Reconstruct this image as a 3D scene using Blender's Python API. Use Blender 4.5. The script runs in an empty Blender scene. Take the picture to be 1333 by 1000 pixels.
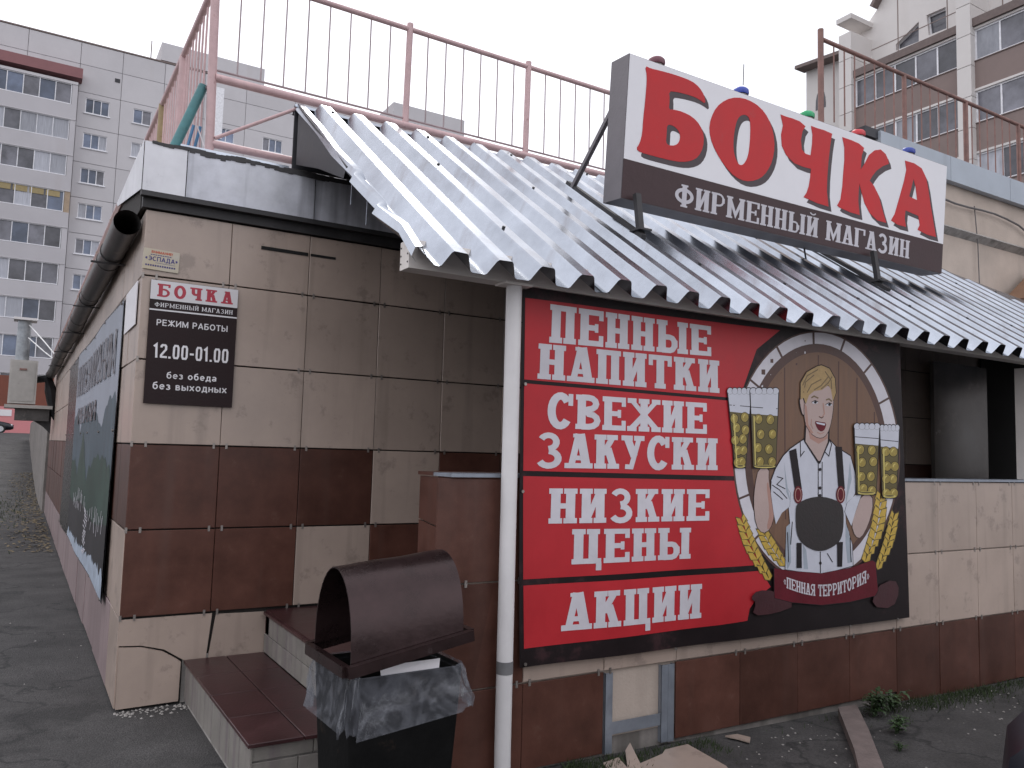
import bpy, math, random
from math import sin, cos, pi, radians, atan2, sqrt
from mathutils import Vector, Matrix, noise
from mathutils.geometry import tessellate_polygon
random.seed(7)
scene = bpy.context.scene
col = scene.collection

# ------------------------------------------------------------------ camera
FPX, YAW, PIT, ROL = 1058.257, 0.5448956, 0.0844260, 0.0274032
CAM = Vector((-0.688588, -6.253749, 1.208963))
_f = Vector((sin(YAW)*cos(PIT), cos(YAW)*cos(PIT), sin(PIT)))
_r0 = Vector((cos(YAW), -sin(YAW), 0)); _u0 = _r0.cross(_f)
_r = _r0*cos(ROL)+_u0*sin(ROL); _u = -_r0*sin(ROL)+_u0*cos(ROL)
cd = bpy.data.cameras.new('camera'); cam = bpy.data.objects.new('camera', cd); col.objects.link(cam)
M = Matrix((_r, _u, -_f)).transposed().to_4x4(); M.translation = CAM
cam.matrix_world = M
cd.sensor_width = 36; cd.lens = FPX/1333*36; cd.clip_start = 0.05; cd.clip_end = 2000
scene.camera = cam
def hit(px, py, axis, val):
    """where the sight line through a photo pixel meets a real plane x|y|z = val"""
    d = _f + _r*((px-666.5)/FPX) - _u*((py-500)/FPX)
    return CAM + d*((val-CAM[axis])/d[axis])

# ------------------------------------------------------------------ sky, sun, exposure
SUN_EL, SUN_AZ = radians(52), radians(25)      # azimuth measured from +Y towards +X
w = bpy.data.worlds.new('World'); scene.world = w; w.use_nodes = True
nt = w.node_tree; nt.nodes.clear()
out = nt.nodes.new('ShaderNodeOutputWorld'); bg = nt.nodes.new('ShaderNodeBackground')
sky = nt.nodes.new('ShaderNodeTexSky'); sky.sky_type = 'NISHITA'; sky.sun_disc = False
sky.sun_elevation = SUN_EL; sky.sun_rotation = SUN_AZ; sky.air_density = 1.5; sky.dust_density = 3
tc = nt.nodes.new('ShaderNodeTexCoord'); nz = nt.nodes.new('ShaderNodeTexNoise')
nz.inputs['Scale'].default_value = 2.2; nz.inputs['Detail'].default_value = 6
rmp = nt.nodes.new('ShaderNodeValToRGB'); rmp.color_ramp.elements[0].position = .32; rmp.color_ramp.elements[1].position = .56
mx = nt.nodes.new('ShaderNodeMix'); mx.data_type = 'RGBA'
mx.inputs[7].default_value = (15.4, 15.4, 16.4, 1)
nt.links.new(tc.outputs['Generated'], nz.inputs['Vector']); nt.links.new(nz.outputs['Fac'], rmp.inputs['Fac'])
mr0 = nt.nodes.new('ShaderNodeMapRange'); mr0.inputs[3].default_value = .55; mr0.inputs[4].default_value = 1
nt.links.new(rmp.outputs['Color'], mr0.inputs[0]); nt.links.new(mr0.outputs[0], mx.inputs[0])
nt.links.new(sky.outputs['Color'], mx.inputs[6]); nt.links.new(mx.outputs[2], bg.inputs['Color'])
bg.inputs['Strength'].default_value = 0.085
nt.links.new(bg.outputs[0], out.inputs['Surface'])
sd = bpy.data.lights.new('sun', 'SUN'); so = bpy.data.objects.new('sun', sd); col.objects.link(so)
sd.energy = 0.9; sd.angle = radians(18); sd.color = (1, .97, .92)
sdir = Vector((sin(SUN_AZ)*cos(SUN_EL), cos(SUN_AZ)*cos(SUN_EL), sin(SUN_EL)))
so.rotation_euler = sdir.to_track_quat('Z', 'Y').to_euler(); so.location = (0, 0, 20)
vs = scene.view_settings; vs.view_transform = 'Standard'; vs.look = 'None'; vs.exposure = 0.2; vs.gamma = 1; vs.use_curve_mapping = False

# ------------------------------------------------------------------ materials
MATS = {}
def mat(name, c, rough=.6, metal=0, var=.15, scale=6, bump=.15, bscale=40, c2=None, spots=None, streak=None, rnd=.08, spec=None, alpha=None, trans=0, stretch=None):
    """procedural surface: base colour with cloudy variation, optional second colour, dirt spots, streaks, fine relief"""
    m = bpy.data.materials.new(name); m.use_nodes = True; t = m.node_tree; N = t.nodes; L = t.links
    b = N['Principled BSDF']; b.inputs['Metallic'].default_value = metal
    if spec is not None: b.inputs['Specular IOR Level'].default_value = spec
    g = N.new('ShaderNodeNewGeometry'); oi = N.new('ShaderNodeObjectInfo')
    mp = N.new('ShaderNodeMapping'); L.new(g.outputs['Position'], mp.inputs['Vector'])
    if stretch: mp.inputs['Scale'].default_value = stretch
    n1 = N.new('ShaderNodeTexNoise'); n1.inputs['Scale'].default_value = scale; n1.inputs['Detail'].default_value = 7; n1.inputs['Roughness'].default_value = .62
    L.new(mp.outputs[0], n1.inputs['Vector'])
    r = N.new('ShaderNodeValToRGB'); r.color_ramp.elements[0].position = .3; r.color_ramp.elements[1].position = .7
    lo = [max(0, v*(1-var)) for v in c]; hi = [min(1, v*(1+var)) for v in c]
    if c2: hi = c2
    r.color_ramp.elements[0].color = (*lo, 1); r.color_ramp.elements[1].color = (*hi, 1)
    L.new(n1.outputs['Fac'], r.inputs['Fac'])
    cur = r.outputs['Color']
    def mixin(fac, colr, cur):
        x = N.new('ShaderNodeMix'); x.data_type = 'RGBA'
        L.new(fac, x.inputs[0]); L.new(cur, x.inputs[6]); x.inputs[7].default_value = (*colr, 1); return x.outputs[2]
    if spots:
        sc, th, colr, am = spots
        n = N.new('ShaderNodeTexNoise'); n.inputs['Scale'].default_value = sc; n.inputs['Detail'].default_value = 8; n.inputs['Roughness'].default_value = .7
        L.new(g.outputs['Position'], n.inputs['Vector'])
        q = N.new('ShaderNodeMapRange'); q.inputs[1].default_value = th; q.inputs[2].default_value = th+.08; q.inputs[4].default_value = am
        L.new(n.outputs['Fac'], q.inputs[0]); cur = mixin(q.outputs[0], colr, cur)
    if streak:
        sc, th, colr, am = streak
        m2 = N.new('ShaderNodeMapping'); m2.inputs['Scale'].default_value = (sc, sc, sc*.06); L.new(g.outputs['Position'], m2.inputs['Vector'])
        n = N.new('ShaderNodeTexNoise'); n.inputs['Scale'].default_value = 1; n.inputs['Detail'].default_value = 6
        L.new(m2.outputs[0], n.inputs['Vector'])
        q = N.new('ShaderNodeMapRange'); q.inputs[1].default_value = th; q.inputs[2].default_value = th+.18; q.inputs[4].default_value = am
        L.new(n.outputs['Fac'], q.inputs[0]); cur = mixin(q.outputs[0], colr, cur)
    hs = N.new('ShaderNodeHueSaturation'); mr = N.new('ShaderNodeMapRange')
    mr.inputs[3].default_value = 1-rnd; mr.inputs[4].default_value = 1+rnd
    L.new(oi.outputs['Random'], mr.inputs[0]); L.new(mr.outputs[0], hs.inputs['Value']); L.new(cur, hs.inputs['Color'])
    L.new(hs.outputs[0], b.inputs['Base Color'])
    rr = N.new('ShaderNodeMapRange'); rr.inputs[3].default_value = max(.03, rough-.1); rr.inputs[4].default_value = min(1, rough+.12)
    L.new(n1.outputs['Fac'], rr.inputs[0]); L.new(rr.outputs[0], b.inputs['Roughness'])
    if bump:
        nb = N.new('ShaderNodeTexNoise'); nb.inputs['Scale'].default_value = bscale; nb.inputs['Detail'].default_value = 5
        L.new(mp.outputs[0], nb.inputs['Vector'])
        bp = N.new('ShaderNodeBump'); bp.inputs['Strength'].default_value = bump; bp.inputs['Distance'].default_value = .01
        L.new(nb.outputs['Fac'], bp.inputs['Height']); L.new(bp.outputs[0], b.inputs['Normal'])
    if alpha is not None: b.inputs['Alpha'].default_value = alpha
    if trans: b.inputs['Transmission Weight'].default_value = trans
    MATS[name] = m; return m

mat('beige_tile', (.405, .320, .270), .32, var=.09, scale=2.2, bump=.05, bscale=140, spots=(5, .56, (.22, .175, .15), .55), streak=(7, .55, (.23, .185, .155), .45), rnd=.10)
mat('brown_tile', (.086, .036, .026), .36, spec=.3, var=.28, scale=4, bump=.06, bscale=120, spots=(8, .60, (.12, .07, .055), .35), streak=(6, .56, (.10, .06, .05), .35), rnd=.2)
mat('rose_tile', (.24, .18, .18), .5, var=.15, scale=5, bump=.05, bscale=150, streak=(10, .52, (.17, .12, .12), .6), rnd=.12)
mat('gap_dark', (.03, .026, .024), .9, var=.3)
mat('plaster', (.50, .42, .36), .85, var=.12, scale=2, bump=.3, bscale=60, streak=(3, .58, (.33, .27, .23), .5), spots=(1.3, .6, (.40, .33, .28), .5))
mat('rough_concrete', (.33, .31, .29), .9, var=.25, scale=6, bump=.6, bscale=30, streak=(7, .5, (.14, .13, .12), .7))
mat('weathered_wall', (.22, .20, .185), .9, var=.3, scale=4, bump=.5, bscale=25, streak=(5, .46, (.10, .09, .08), .8))
mat('zinc', (.41, .44, .49), .22, 1.0, var=.16, scale=3, bump=.05, bscale=18, spots=(14, .67, (.42, .43, .46), .4), streak=(5, .56, (.24, .22, .22), .5), rnd=.13)
mat('zinc_worn', (.56, .57, .62), .5, .25, var=.25, scale=3.5, bump=.12, bscale=10, spots=(1.6, .52, (.62, .63, .66), .35), streak=(7, .48, (.15, .15, .17), .7), rnd=.05)
mat('zinc_pale', (.66, .66, .69), .5, .15, var=.12, scale=3, bump=.1, bscale=10, streak=(12, .6, (.35, .35, .38), .5), spots=(4, .62, (.4, .4, .43), .5))
mat('galvanised', (.30, .33, .38), .5, .6, var=.15, scale=8)
mat('zinc_right', (.40, .44, .49), .55, .4, var=.08, scale=2, bump=.08, bscale=5, streak=(3, .6, (.26, .28, .31), .5))
mat('dark_sheet', (.05, .05, .056), .5, .5, var=.2, scale=5, bump=.1, bscale=12)
mat('dark_trim', (.045, .043, .045), .6, .2, var=.3)
mat('gutter_grey', (.085, .08, .078), .42, .45, var=.3, scale=4, bump=.15, bscale=20, spots=(6, .58, (.2, .18, .16), .5))
mat('white_paint', (.72, .70, .70), .5, var=.05, scale=5, bump=.08, bscale=60, spots=(11, .70, (.22, .12, .07), .9), streak=(8, .66, (.45, .42, .40), .5))
mat('beam_paint', (.74, .69, .65), .6, var=.07, scale=4, bump=.1, bscale=50, streak=(3, .6, (.48, .44, .40), .5))
mat('pink_paint', (.54, .37, .37), .5, var=.12, scale=9, bump=.2, bscale=60, spots=(10, .64, (.22, .08, .06), .7))
mat('rust_rail', (.24, .13, .11), .6, var=.25, scale=9, bump=.2, bscale=60)
mat('yellow_paint', (.30, .22, .11), .55, var=.2, scale=9, bump=.2, bscale=60, spots=(10, .6, (.18, .10, .05), .7))
mat('teal_paint', (.05, .17, .18), .5, var=.2, scale=9)
mat('blue_paint', (.10, .26, .46), .5, var=.2, scale=9)
mat('baluster_grey', (.36, .29, .30), .6, var=.2, scale=9)
mat('sign_white', (.80, .79, .82), .35, var=.03, scale=3, bump=.02, streak=(5, .68, (.6, .59, .6), .35))
mat('sign_red', (.52, .026, .030), .45, spec=.25, var=.06, scale=4, bump=.02, spots=(5, .62, (.42, .06, .06), .4))
mat('sign_shadow', (.045, .026, .032), .45, var=.1)
mat('sign_brown', (.062, .038, .040), .45, spec=.2, var=.12, scale=4)
mat('sign_side', (.17, .155, .165), .5, .1, var=.12, scale=5)
mat('print_white', (.56, .54, .58), .5, var=.07, scale=9, bump=.1, bscale=300)
mat('banner_red', (.45, .022, .030), .45, spec=.3, var=.1, scale=2.5, bump=.15, bscale=350)
mat('banner_dark', (.014, .009, .010), .45, spec=.2, var=.3, scale=3, bump=.15, bscale=350, spots=(3, .56, (.055, .025, .028), .7))
mat('print_plum', (.045, .008, .012), .5, var=.2)
mat('print_wood', (.15, .078, .045), .5, var=.15, scale=5, stretch=(6, 1, .6))
mat('print_wood_dark', (.07, .03, .022), .5, var=.2)
mat('print_skin', (.40, .30, .275), .5, var=.05)
mat('print_skin_shade', (.36, .20, .16), .5, var=.05)
mat('print_hair', (.33, .22, .09), .5, var=.2, scale=30)
mat('print_hair_dark', (.13, .085, .035), .5)
mat('print_shirt', (.50, .51, .57), .5, var=.06)
mat('print_fold', (.30, .34, .39), .5)
mat('print_black', (.016, .012, .014), .5, spec=.2)
mat('print_apron', (.014, .009, .009), .5, var=.3, scale=8)
mat('print_maroon', (.11, .010, .018), .5, spec=.2)
mat('print_beer', (.27, .20, .035), .45, var=.3, scale=30)
mat('print_beer_dark', (.09, .068, .014), .45)
mat('print_beer_light', (.52, .43, .12), .45)
mat('print_wheat', (.48, .32, .05), .5, var=.2, scale=30)
mat('board_brown', (.019, .009, .010), .5, var=.1, spec=.25)
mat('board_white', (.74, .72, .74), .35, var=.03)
mat('board_red', (.42, .02, .045), .35)
mat('sticker', (.60, .56, .50), .5, var=.1, c2=(.56, .47, .30), scale=4)
mat('sticker_blue', (.05, .04, .18), .5); mat('sticker_red', (.5, .10, .05), .5)
mat('bin_metal', (.038, .022, .022), .28, .55, var=.25, scale=7, bump=.15, bscale=18, spots=(9, .63, (.16, .13, .135), .5))
mat('bin_black', (.005, .005, .005), .7, spec=.12, var=.4, bump=.2, spots=(5, .60, (.035, .024, .018), .7))
mat('bag_film', (.22, .23, .26), .14, var=.1, bump=.8, bscale=7, alpha=.30, spec=1, stretch=(1.6, 1.6, .8))
mat('bag_black', (.01, .01, .012), .4, bump=.5, bscale=15)
mat('tread_red', (.046, .018, .019), .35, var=.3, scale=6, bump=.15, bscale=60, spots=(14, .66, (.16, .11, .10), .5))
mat('riser_tile', (.20, .185, .165), .7, var=.15, scale=8, bump=.2, bscale=50, streak=(12, .5, (.14, .11, .12), .7), rnd=.08)
mat('asphalt', (.056, .053, .052), .85, var=.4, scale=2.6, bump=.9, bscale=90, spots=(.8, .55, (.024, .023, .023), .8), rnd=0)
mat('kerb_stone', (.17, .135, .125), .9, var=.2, scale=9, bump=.5, bscale=50)
mat('leaf', (.04, .075, .025), .55, var=.3, scale=20, rnd=.2); MATS['leaf'].node_tree.nodes['Principled BSDF'].inputs['Subsurface Weight'].default_value = 0
mat('grass_green', (.030, .048, .014), .8, var=.4, scale=20)
mat('moss', (.04, .055, .015), .9, var=.4, scale=20)
mat('dry_litter', (.19, .15, .09), .9, var=.4, scale=15)
mat('white_bits', (.34, .32, .30), .8, var=.2)
mat('far_panel', (.50, .485, .50), .85, var=.05, scale=.5, bump=.1, bscale=3, streak=(.6, .60, (.43, .39, .37), .45), rnd=.035)
mat('far_parapet', (.46, .445, .465), .85, var=.05, scale=.5, streak=(.6, .6, (.38, .34, .33), .45), rnd=.04)
mat('far_red', (.25, .115, .12), .8, var=.08, scale=1)
mat('far_pink', (.62, .24, .25), .8, var=.05, scale=1)
mat('far_maroon', (.17, .055, .035), .8, var=.1, scale=1)
mat('far_frame', (.74, .74, .77), .5)
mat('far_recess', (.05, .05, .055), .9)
mat('glass_blue', (.13, .16, .23), .18, var=.5, scale=.5, bump=0, rnd=.4)
mat('glass_grey', (.13, .13, .15), .2, var=.6, scale=.6, bump=0, rnd=.45)
mat('curtain', (.36, .37, .41), .7, var=.25, scale=3, bump=0, rnd=.25, stretch=(8, 1, .3))
mat('yellow_blind', (.33, .26, .13), .7)
mat('ochre_panel', (.33, .25, .18), .8)
mat('rb_white', (.66, .63, .61), .85, var=.05, scale=.5, streak=(.8, .62, (.5, .46, .43), .4), rnd=.05)
mat('rb_brown', (.235, .18, .165), .8, var=.08, scale=.8, streak=(.9, .6, (.17, .12, .10), .4), rnd=.06)
mat('rb_roof', (.18, .14, .13), .8)
mat('ac_white', (.42, .40, .375), .55, var=.1, spots=(5, .6, (.26, .23, .2), .5))
mat('flue_zinc', (.30, .32, .34), .5, .5, var=.3, scale=9)
mat('cable_white', (.7, .7, .7), .5); mat('cable_black', (.012, .012, .012), .6); mat('cable_grey', (.14, .13, .13), .7)
mat('car_navy', (.004, .005, .011), .4, .1, var=.1, bump=0, spec=.6); mat('car_glass', (.015, .017, .02), .08, bump=0)
mat('tyre', (.015, .015, .015), .85); mat('rim_alloy', (.45, .46, .48), .35, .7); mat('headlight', (.7, .72, .75), .15, bump=0)
mat('tail_lamp', (.3, .01, .01), .2, bump=0)
mat('lamp_maroon', (.16, .05, .07), .35); mat('lamp_blue', (.03, .06, .35), .3); mat('lamp_green', (.02, .36, .14), .3); mat('lamp_red', (.55, .04, .05), .3)
mat('poster_pale', (.30, .32, .37), .55, spec=.2, var=.1, scale=1.5, bump=.1, bscale=6)
mat('poster_slate', (.07, .095, .115), .55, spec=.2, var=.35, scale=2, bump=.1, bscale=6, stretch=(1, 3, .8))
mat('poster_green', (.035, .06, .048), .55, spec=.2, var=.4, scale=2, bump=.1, bscale=6)
mat('poster_dark', (.028, .026, .028), .55, spec=.2, var=.35, scale=2, bump=.1, bscale=6)
mat('poster_foam', (.30, .35, .42), .55, var=.25, scale=8)
mat('film_black', (.014, .013, .014), .25, var=.3, bump=.4, bscale=8)
mat('door_grey', (.13, .118, .11), .22, .3, var=.35, scale=1.5, bump=.1, bscale=8, spots=(3, .6, (.26, .24, .22), .5))
mat('brown_wood', (.22, .12, .07), .6, var=.15)
mat('purlin_wood', (.10, .08, .065), .8)
mat('tape_grey', (.16, .16, .165), .5)
mat('dark_slot', (.01, .01, .01), .9)
mat('clip_metal', (.30, .27, .25), .4, .7)

_t = MATS['bag_film'].node_tree; _b = _t.nodes['Principled BSDF']; _g = _t.nodes.new('ShaderNodeNewGeometry')
_n = _t.nodes.new('ShaderNodeTexNoise'); _n.inputs['Scale'].default_value = 6; _n.inputs['Detail'].default_value = 1.5; _n.inputs['Distortion'].default_value = 2.5
_q = _t.nodes.new('ShaderNodeMapRange'); _q.inputs[1].default_value = .42; _q.inputs[2].default_value = .68; _q.inputs[3].default_value = .16; _q.inputs[4].default_value = .42
_t.links.new(_g.outputs['Position'], _n.inputs['Vector']); _t.links.new(_n.outputs['Fac'], _q.inputs[0]); _t.links.new(_q.outputs[0], _b.inputs['Alpha'])
# transparency of the bag film comes from the thin plastic itself
# ------------------------------------------------------------------ mesh helpers
class MB:
    def __init__(s): s.v = []; s.f = []; s.mi = []; s.cur = 0
    def add(s, vs, fs):
        o = len(s.v); s.v += [tuple(v) for v in vs]
        for f in fs: s.f.append(tuple(i+o for i in f)); s.mi.append(s.cur)
    def box(s, x0, x1, y0, y1, z0, z1):
        s.add([(x0,y0,z0),(x1,y0,z0),(x1,y1,z0),(x0,y1,z0),(x0,y0,z1),(x1,y0,z1),(x1,y1,z1),(x0,y1,z1)],
              [(0,3,2,1),(4,5,6,7),(0,1,5,4),(1,2,6,5),(2,3,7,6),(3,0,4,7)]); return s
    def bar(s, a, b, wx, wz=None, up=(0,0,1)):
        """rectangular bar from a to b"""
        a = Vector(a); b = Vector(b); wz = wz or wx; d = (b-a).normalized(); up = Vector(up)
        if abs(d.dot(up)) > .99: up = Vector((1,0,0))
        x = d.cross(up).normalized()*wx/2; z = x.cross(d).normalized()*wz/2
        vs = [a-x-z, a+x-z, a+x+z, a-x+z, b-x-z, b+x-z, b+x+z, b-x+z]
        s.add(vs, [(0,1,2,3),(7,6,5,4),(0,4,5,1),(1,5,6,2),(2,6,7,3),(3,7,4,0)]); return s
    def tube(s, pts, r, n=10, caps=True, rs=None):
        pts = [Vector(p) for p in pts]; rings = []
        ref = Vector((0,0,1))
        for i, p in enumerate(pts):
            d = (pts[min(i+1, len(pts)-1)]-pts[max(i-1, 0)]).normalized()
            if abs(d.dot(ref)) > .95: rf = Vector((1,0,0))
            else: rf = ref
            x = d.cross(rf).normalized(); z = x.cross(d); rad = rs[i] if rs else r
            rings.append([p+(x*cos(2*pi*k/n)+z*sin(2*pi*k/n))*rad for k in range(n)])
        vs = [v for rg in rings for v in rg]; fs = []
        for i in range(len(pts)-1):
            for k in range(n):
                a = i*n+k; b = i*n+(k+1) % n; fs.append((a, b, b+n, a+n))
        if caps: fs.append(tuple(range(n))[::-1]); fs.append(tuple(range((len(pts)-1)*n, len(pts)*n)))
        s.add(vs, fs); return s
    def loft(s, rings, caps=True):
        n = len(rings[0]); vs = [v for rg in rings for v in rg]; fs = []
        for i in range(len(rings)-1):
            for k in range(n):
                a = i*n+k; b = i*n+(k+1) % n; fs.append((a, b, b+n, a+n))
        if caps: fs.append(tuple(range(n))[::-1]); fs.append(tuple(range((len(rings)-1)*n, len(rings)*n)))
        s.add(vs, fs); return s
    def prism(s, poly, tf, h0, h1, holes=None):
        """polygon in (a,b) raised from h0 to h1, tf(a,b,h) -> point"""
        loops = [poly]+(holes or [])
        flat = [p for l in loops for p in l]
        tris = tessellate_polygon([[Vector((p[0], p[1], 0)) for p in l] for l in loops])
        n = len(flat)
        vs = [tf(p[0], p[1], h1) for p in flat]+[tf(p[0], p[1], h0) for p in flat]
        fs = [tuple(t) for t in tris]+[tuple(i+n for i in reversed(t)) for t in tris]
        o = 0
        for l in loops:
            m = len(l)
            for k in range(m): a = o+k; b = o+(k+1) % m; fs.append((a, a+n, b+n, b))
            o += m
        s.add(vs, fs); return s
    def flat(s, poly, tf, h, holes=None):
        loops = [poly]+(holes or []); flat = [p for l in loops for p in l]
        tris = tessellate_polygon([[Vector((p[0], p[1], 0)) for p in l] for l in loops])
        s.add([tf(p[0], p[1], h) for p in flat], [tuple(t) for t in tris]); return s
    def mesh(s, name, mats, smooth=False):
        me = bpy.data.meshes.new(name); me.from_pydata(s.v, [], s.f)
        for m in (mats if isinstance(mats, (list, tuple)) else [mats]): me.materials.append(MATS[m])
        me.polygons.foreach_set('material_index', s.mi)
        if smooth:
            me.polygons.foreach_set('use_smooth', [True]*len(s.f))
            me.update(); 
            try: me.set_sharp_from_angle(angle=radians(38))
            except Exception: pass
        me.update(); return me
    def build(s, name, mats, parent=None, smooth=False, label=None, kind=None):
        return link(name, s.mesh(name, mats, smooth), parent, label=label, kind=kind)
def link(name, me, parent=None, loc=None, rot=None, label=None, kind=None):
    """a mesh in world coordinates, or with loc a shared mesh set at that world place"""
    o = bpy.data.objects.new(name, me); col.objects.link(o)
    base = Vector(loc) if loc is not None else Vector((0,0,0))
    if parent is not None:
        o.parent = parent
        w0 = parent['_w'] if '_w' in parent else (0,0,0)
        base = base-Vector(w0)
    o['_w'] = list(loc) if loc is not None else [0,0,0]
    o.location = base
    if rot: o.rotation_euler = rot
    if label: o['label'] = label
    if kind: o['kind'] = kind
    return o
def thing(name, label, cat, loc=(0,0,0), group=None):
    o = bpy.data.objects.new(name, None); col.objects.link(o); o.location = loc; o['_w'] = list(loc)
    o.empty_display_size = .2
    o['label'] = label; o['category'] = cat
    if group: o['group'] = group
    return o
def tag(o, label, cat, group=None):
    o['label'] = label; o['category'] = cat
    if group: o['group'] = group
    return o
# for sub-parts: parent given a mesh object in world coordinates keeps identity
def ell(cx, cy, rx, ry, n=24, a0=0, a1=2*pi):
    full = abs(a1-a0-2*pi) < 1e-6
    return [(cx+rx*cos(a0+(a1-a0)*k/(n if full else n-1)), cy+ry*sin(a0+(a1-a0)*k/(n if full else n-1))) for k in range(n)]

# ------------------------------------------------------------------ lettering
def strip(pl, t, closed=False):
    """a thick polyline as quads, mitred"""
    P = [Vector((p[0], p[1])) for p in pl]; n = len(P); L = []; R = []
    for i in range(n):
        if closed: a = P[i-1]; c = P[(i+1) % n]
        else: a = P[max(i-1, 0)]; c = P[min(i+1, n-1)]
        d1 = (P[i]-a); d2 = (c-P[i])
        if d1.length < 1e-9: d1 = d2
        if d2.length < 1e-9: d2 = d1
        d1 = d1.normalized(); d2 = d2.normalized(); nn = Vector((-(d1.y+d2.y), d1.x+d2.x))
        if nn.length < 1e-6: nn = Vector((-d1.y, d1.x))
        nn.normalize(); k = max(.35, nn.dot(Vector((-d1.y, d1.x))))
        tt = t/2/k; L.append(P[i]+nn*tt); R.append(P[i]-nn*tt)
    q = []
    for i in range(n if closed else n-1):
        j = (i+1) % n; q.append([L[i], L[j], R[j], R[i]])
    return q
def arc(cx, cy, rx, ry, a0, a1, n=10): return [(cx+rx*cos(radians(a0+(a1-a0)*k/n)), cy+ry*sin(radians(a0+(a1-a0)*k/n))) for k in range(n+1)]
def glyph(ch, T=.20, S=.13, o=.06, wide=1.0):
    """Cyrillic slab letter in a cell w x 1, as groups of quads"""
    W = {'Ж': .98, 'М': .92, 'Ы': .95, 'Ф': .88, '1': .42, '-': .4, '.': .28, ' ': .32, '«': .38, '»': .38, 'Ц': .72}.get(ch, .68)*wide
    l = T/2+o; r = W-l; G = []
    def ln(pts, t=T, c=False): G.append(strip(pts, t, c))
    def sf(x, top, e=o): 
        y = 1-S/2 if top else S/2; ln([(x-T/2-e, y), (x+T/2+e, y)], S)
    def stem(x, y0=0, y1=1, b=True, t=True):
        ln([(x, y0), (x, y1)])
        if b: sf(x, False)
        if t: sf(x, True)
    tk = T*.55
    if ch == 'П': stem(l, t=False); stem(r, t=False); ln([(0, 1-S/2), (W, 1-S/2)], S)
    elif ch == 'Н': stem(l); stem(r); ln([(l, .5), (r, .5)], S)
    elif ch in 'ИЙ':
        stem(l); stem(r); ln([(l+T*.2, .12), (r-T*.2, .88)], T*.62)
        if ch == 'Й': ln(arc(W/2, 1.24, .16, .13, 200, 340, 6), S*.8)
    elif ch == 'Е':
        stem(l, b=False, t=False); ln([(0, S/2), (W, S/2)], S); ln([(0, 1-S/2), (W, 1-S/2)], S); ln([(l, .5), (W*.72, .5)], S)
        ln([(W-tk/2, 0), (W-tk/2, .3)], tk); ln([(W-tk/2, 1), (W-tk/2, .72)], tk); ln([(W*.72, .38), (W*.72, .62)], tk*.8)
    elif ch == 'Г':
        stem(l, t=False); ln([(0, 1-S/2), (W, 1-S/2)], S); ln([(W-tk/2, 1), (W-tk/2, .68)], tk)
    elif ch == 'Ы':
        stem(l); stem(r); b = [(l, .56-S/2), (W*.42, .56-S/2)]+arc(W*.42, .28, .14, .28-S/2, 90, -90, 6)+[(l, S/2)]; ln(b, S*1.1); ln([(W*.42+.14, .18), (W*.42+.14, .40)], T*.8)
    elif ch == 'Ь': stem(l); ln([(l, .5), (W*.6, .5)]+arc(W*.6, .27, .2, .23, 90, -90, 6)+[(l, .06)], S)
    elif ch == 'Т':
        stem(W/2, t=False); ln([(0, 1-S/2), (W, 1-S/2)], S); ln([(tk/2, 1), (tk/2, .68)], tk); ln([(W-tk/2, 1), (W-tk/2, .68)], tk)
    elif ch == 'К':
        stem(l); ln([(l+T*.3, .42), (r-.02, .93)], T*.72); ln([(l+T*.9, .60), (r, .07)], T*.9); sf(r-.03, True, .04); sf(r, False, .05)
    elif ch == 'Ж':
        stem(W/2); ln([(W/2, .5), (T*.6, .92)], T*.6); ln([(W/2, .5), (T*.5, .08)], T*.75); ln([(W/2, .5), (W-T*.6, .92)], T*.6); ln([(W/2, .5), (W-T*.5, .08)], T*.75)
        for x in (T*.55, W-T*.55): sf(x, True, .02); sf(x, False, .03)
    elif ch == 'А':
        ln([(W/2-.02, 1), (l-.02, .03)], T*.72); ln([(W/2+.03, 1), (r+.02, .03)], T); ln([(l, .3), (r, .3)], S*.9)
        sf(l, False, .07); sf(r, False, .07); ln([(W/2-.16, 1-S*.35), (W/2+.06, 1-S*.35)], S*.7)
    elif ch == 'М':
        stem(l); stem(r); ln([(l, .95), (W/2, .18), (r, .95)], T*.62)
    elif ch in 'СО':
        rx = W/2-T/2; ry = .5-S*.55+.01
        if ch == 'О': ln(arc(W/2, .5, rx, ry, 0, 345, 23), (T+S)*.55, True)
        else: ln(arc(W/2, .5, rx, ry, 38, 322, 18), (T+S)*.55); ln([(W-tk*.6, 1), (W-tk*.6, .66)], tk)
    elif ch == 'Ф':
        stem(W/2); ln(arc(W/2, .5, W/2-T*.45, .27, 0, 345, 23), T*.72, True)
    elif ch == 'З':
        ln(arc(W*.46, .74, W*.40-T*.35, .26-S*.45, 155, -90, 12), T*.72); ln(arc(W*.48, .27, W*.46-T*.35, .27-S*.4, 90, -155, 12), T*.76)
    elif ch == 'В':
        stem(l); ln([(l, 1-S/2), (W*.5, 1-S/2)]+arc(W*.52, .755, W*.30, .245-S/2, 90, -90, 6)+[(l, .52)], S*1.15); ln([(l, .50), (W*.5, .50)]+arc(W*.54, .26, W*.34, .26-S/2, 90, -90, 6)+[(l, S/2)], S*1.15)
        ln([(W*.83, .66), (W*.83, .84)], T*.5); ln([(W*.88, .17), (W*.88, .37)], T*.5)
    elif ch == 'Р':
        stem(l); ln([(l, 1-S/2), (W*.52, 1-S/2)]+arc(W*.54, .70, W*.33, .30-S/2, 90, -90, 8)+[(l, .42)], S*1.1); ln([(W*.86, .58), (W*.86, .80)], T*.6)
    elif ch == 'Я':
        stem(r); ln([(r, 1-S/2), (W*.48, 1-S/2)]+arc(W*.46, .72, W*.33, .28-S/2, 90, 270, 8)+[(r, .44)], S*1.1); ln([(W*.5, .44), (l-.02, .05)], T*.8); sf(l-.02, False, .04)
    elif ch == 'У':
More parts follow.
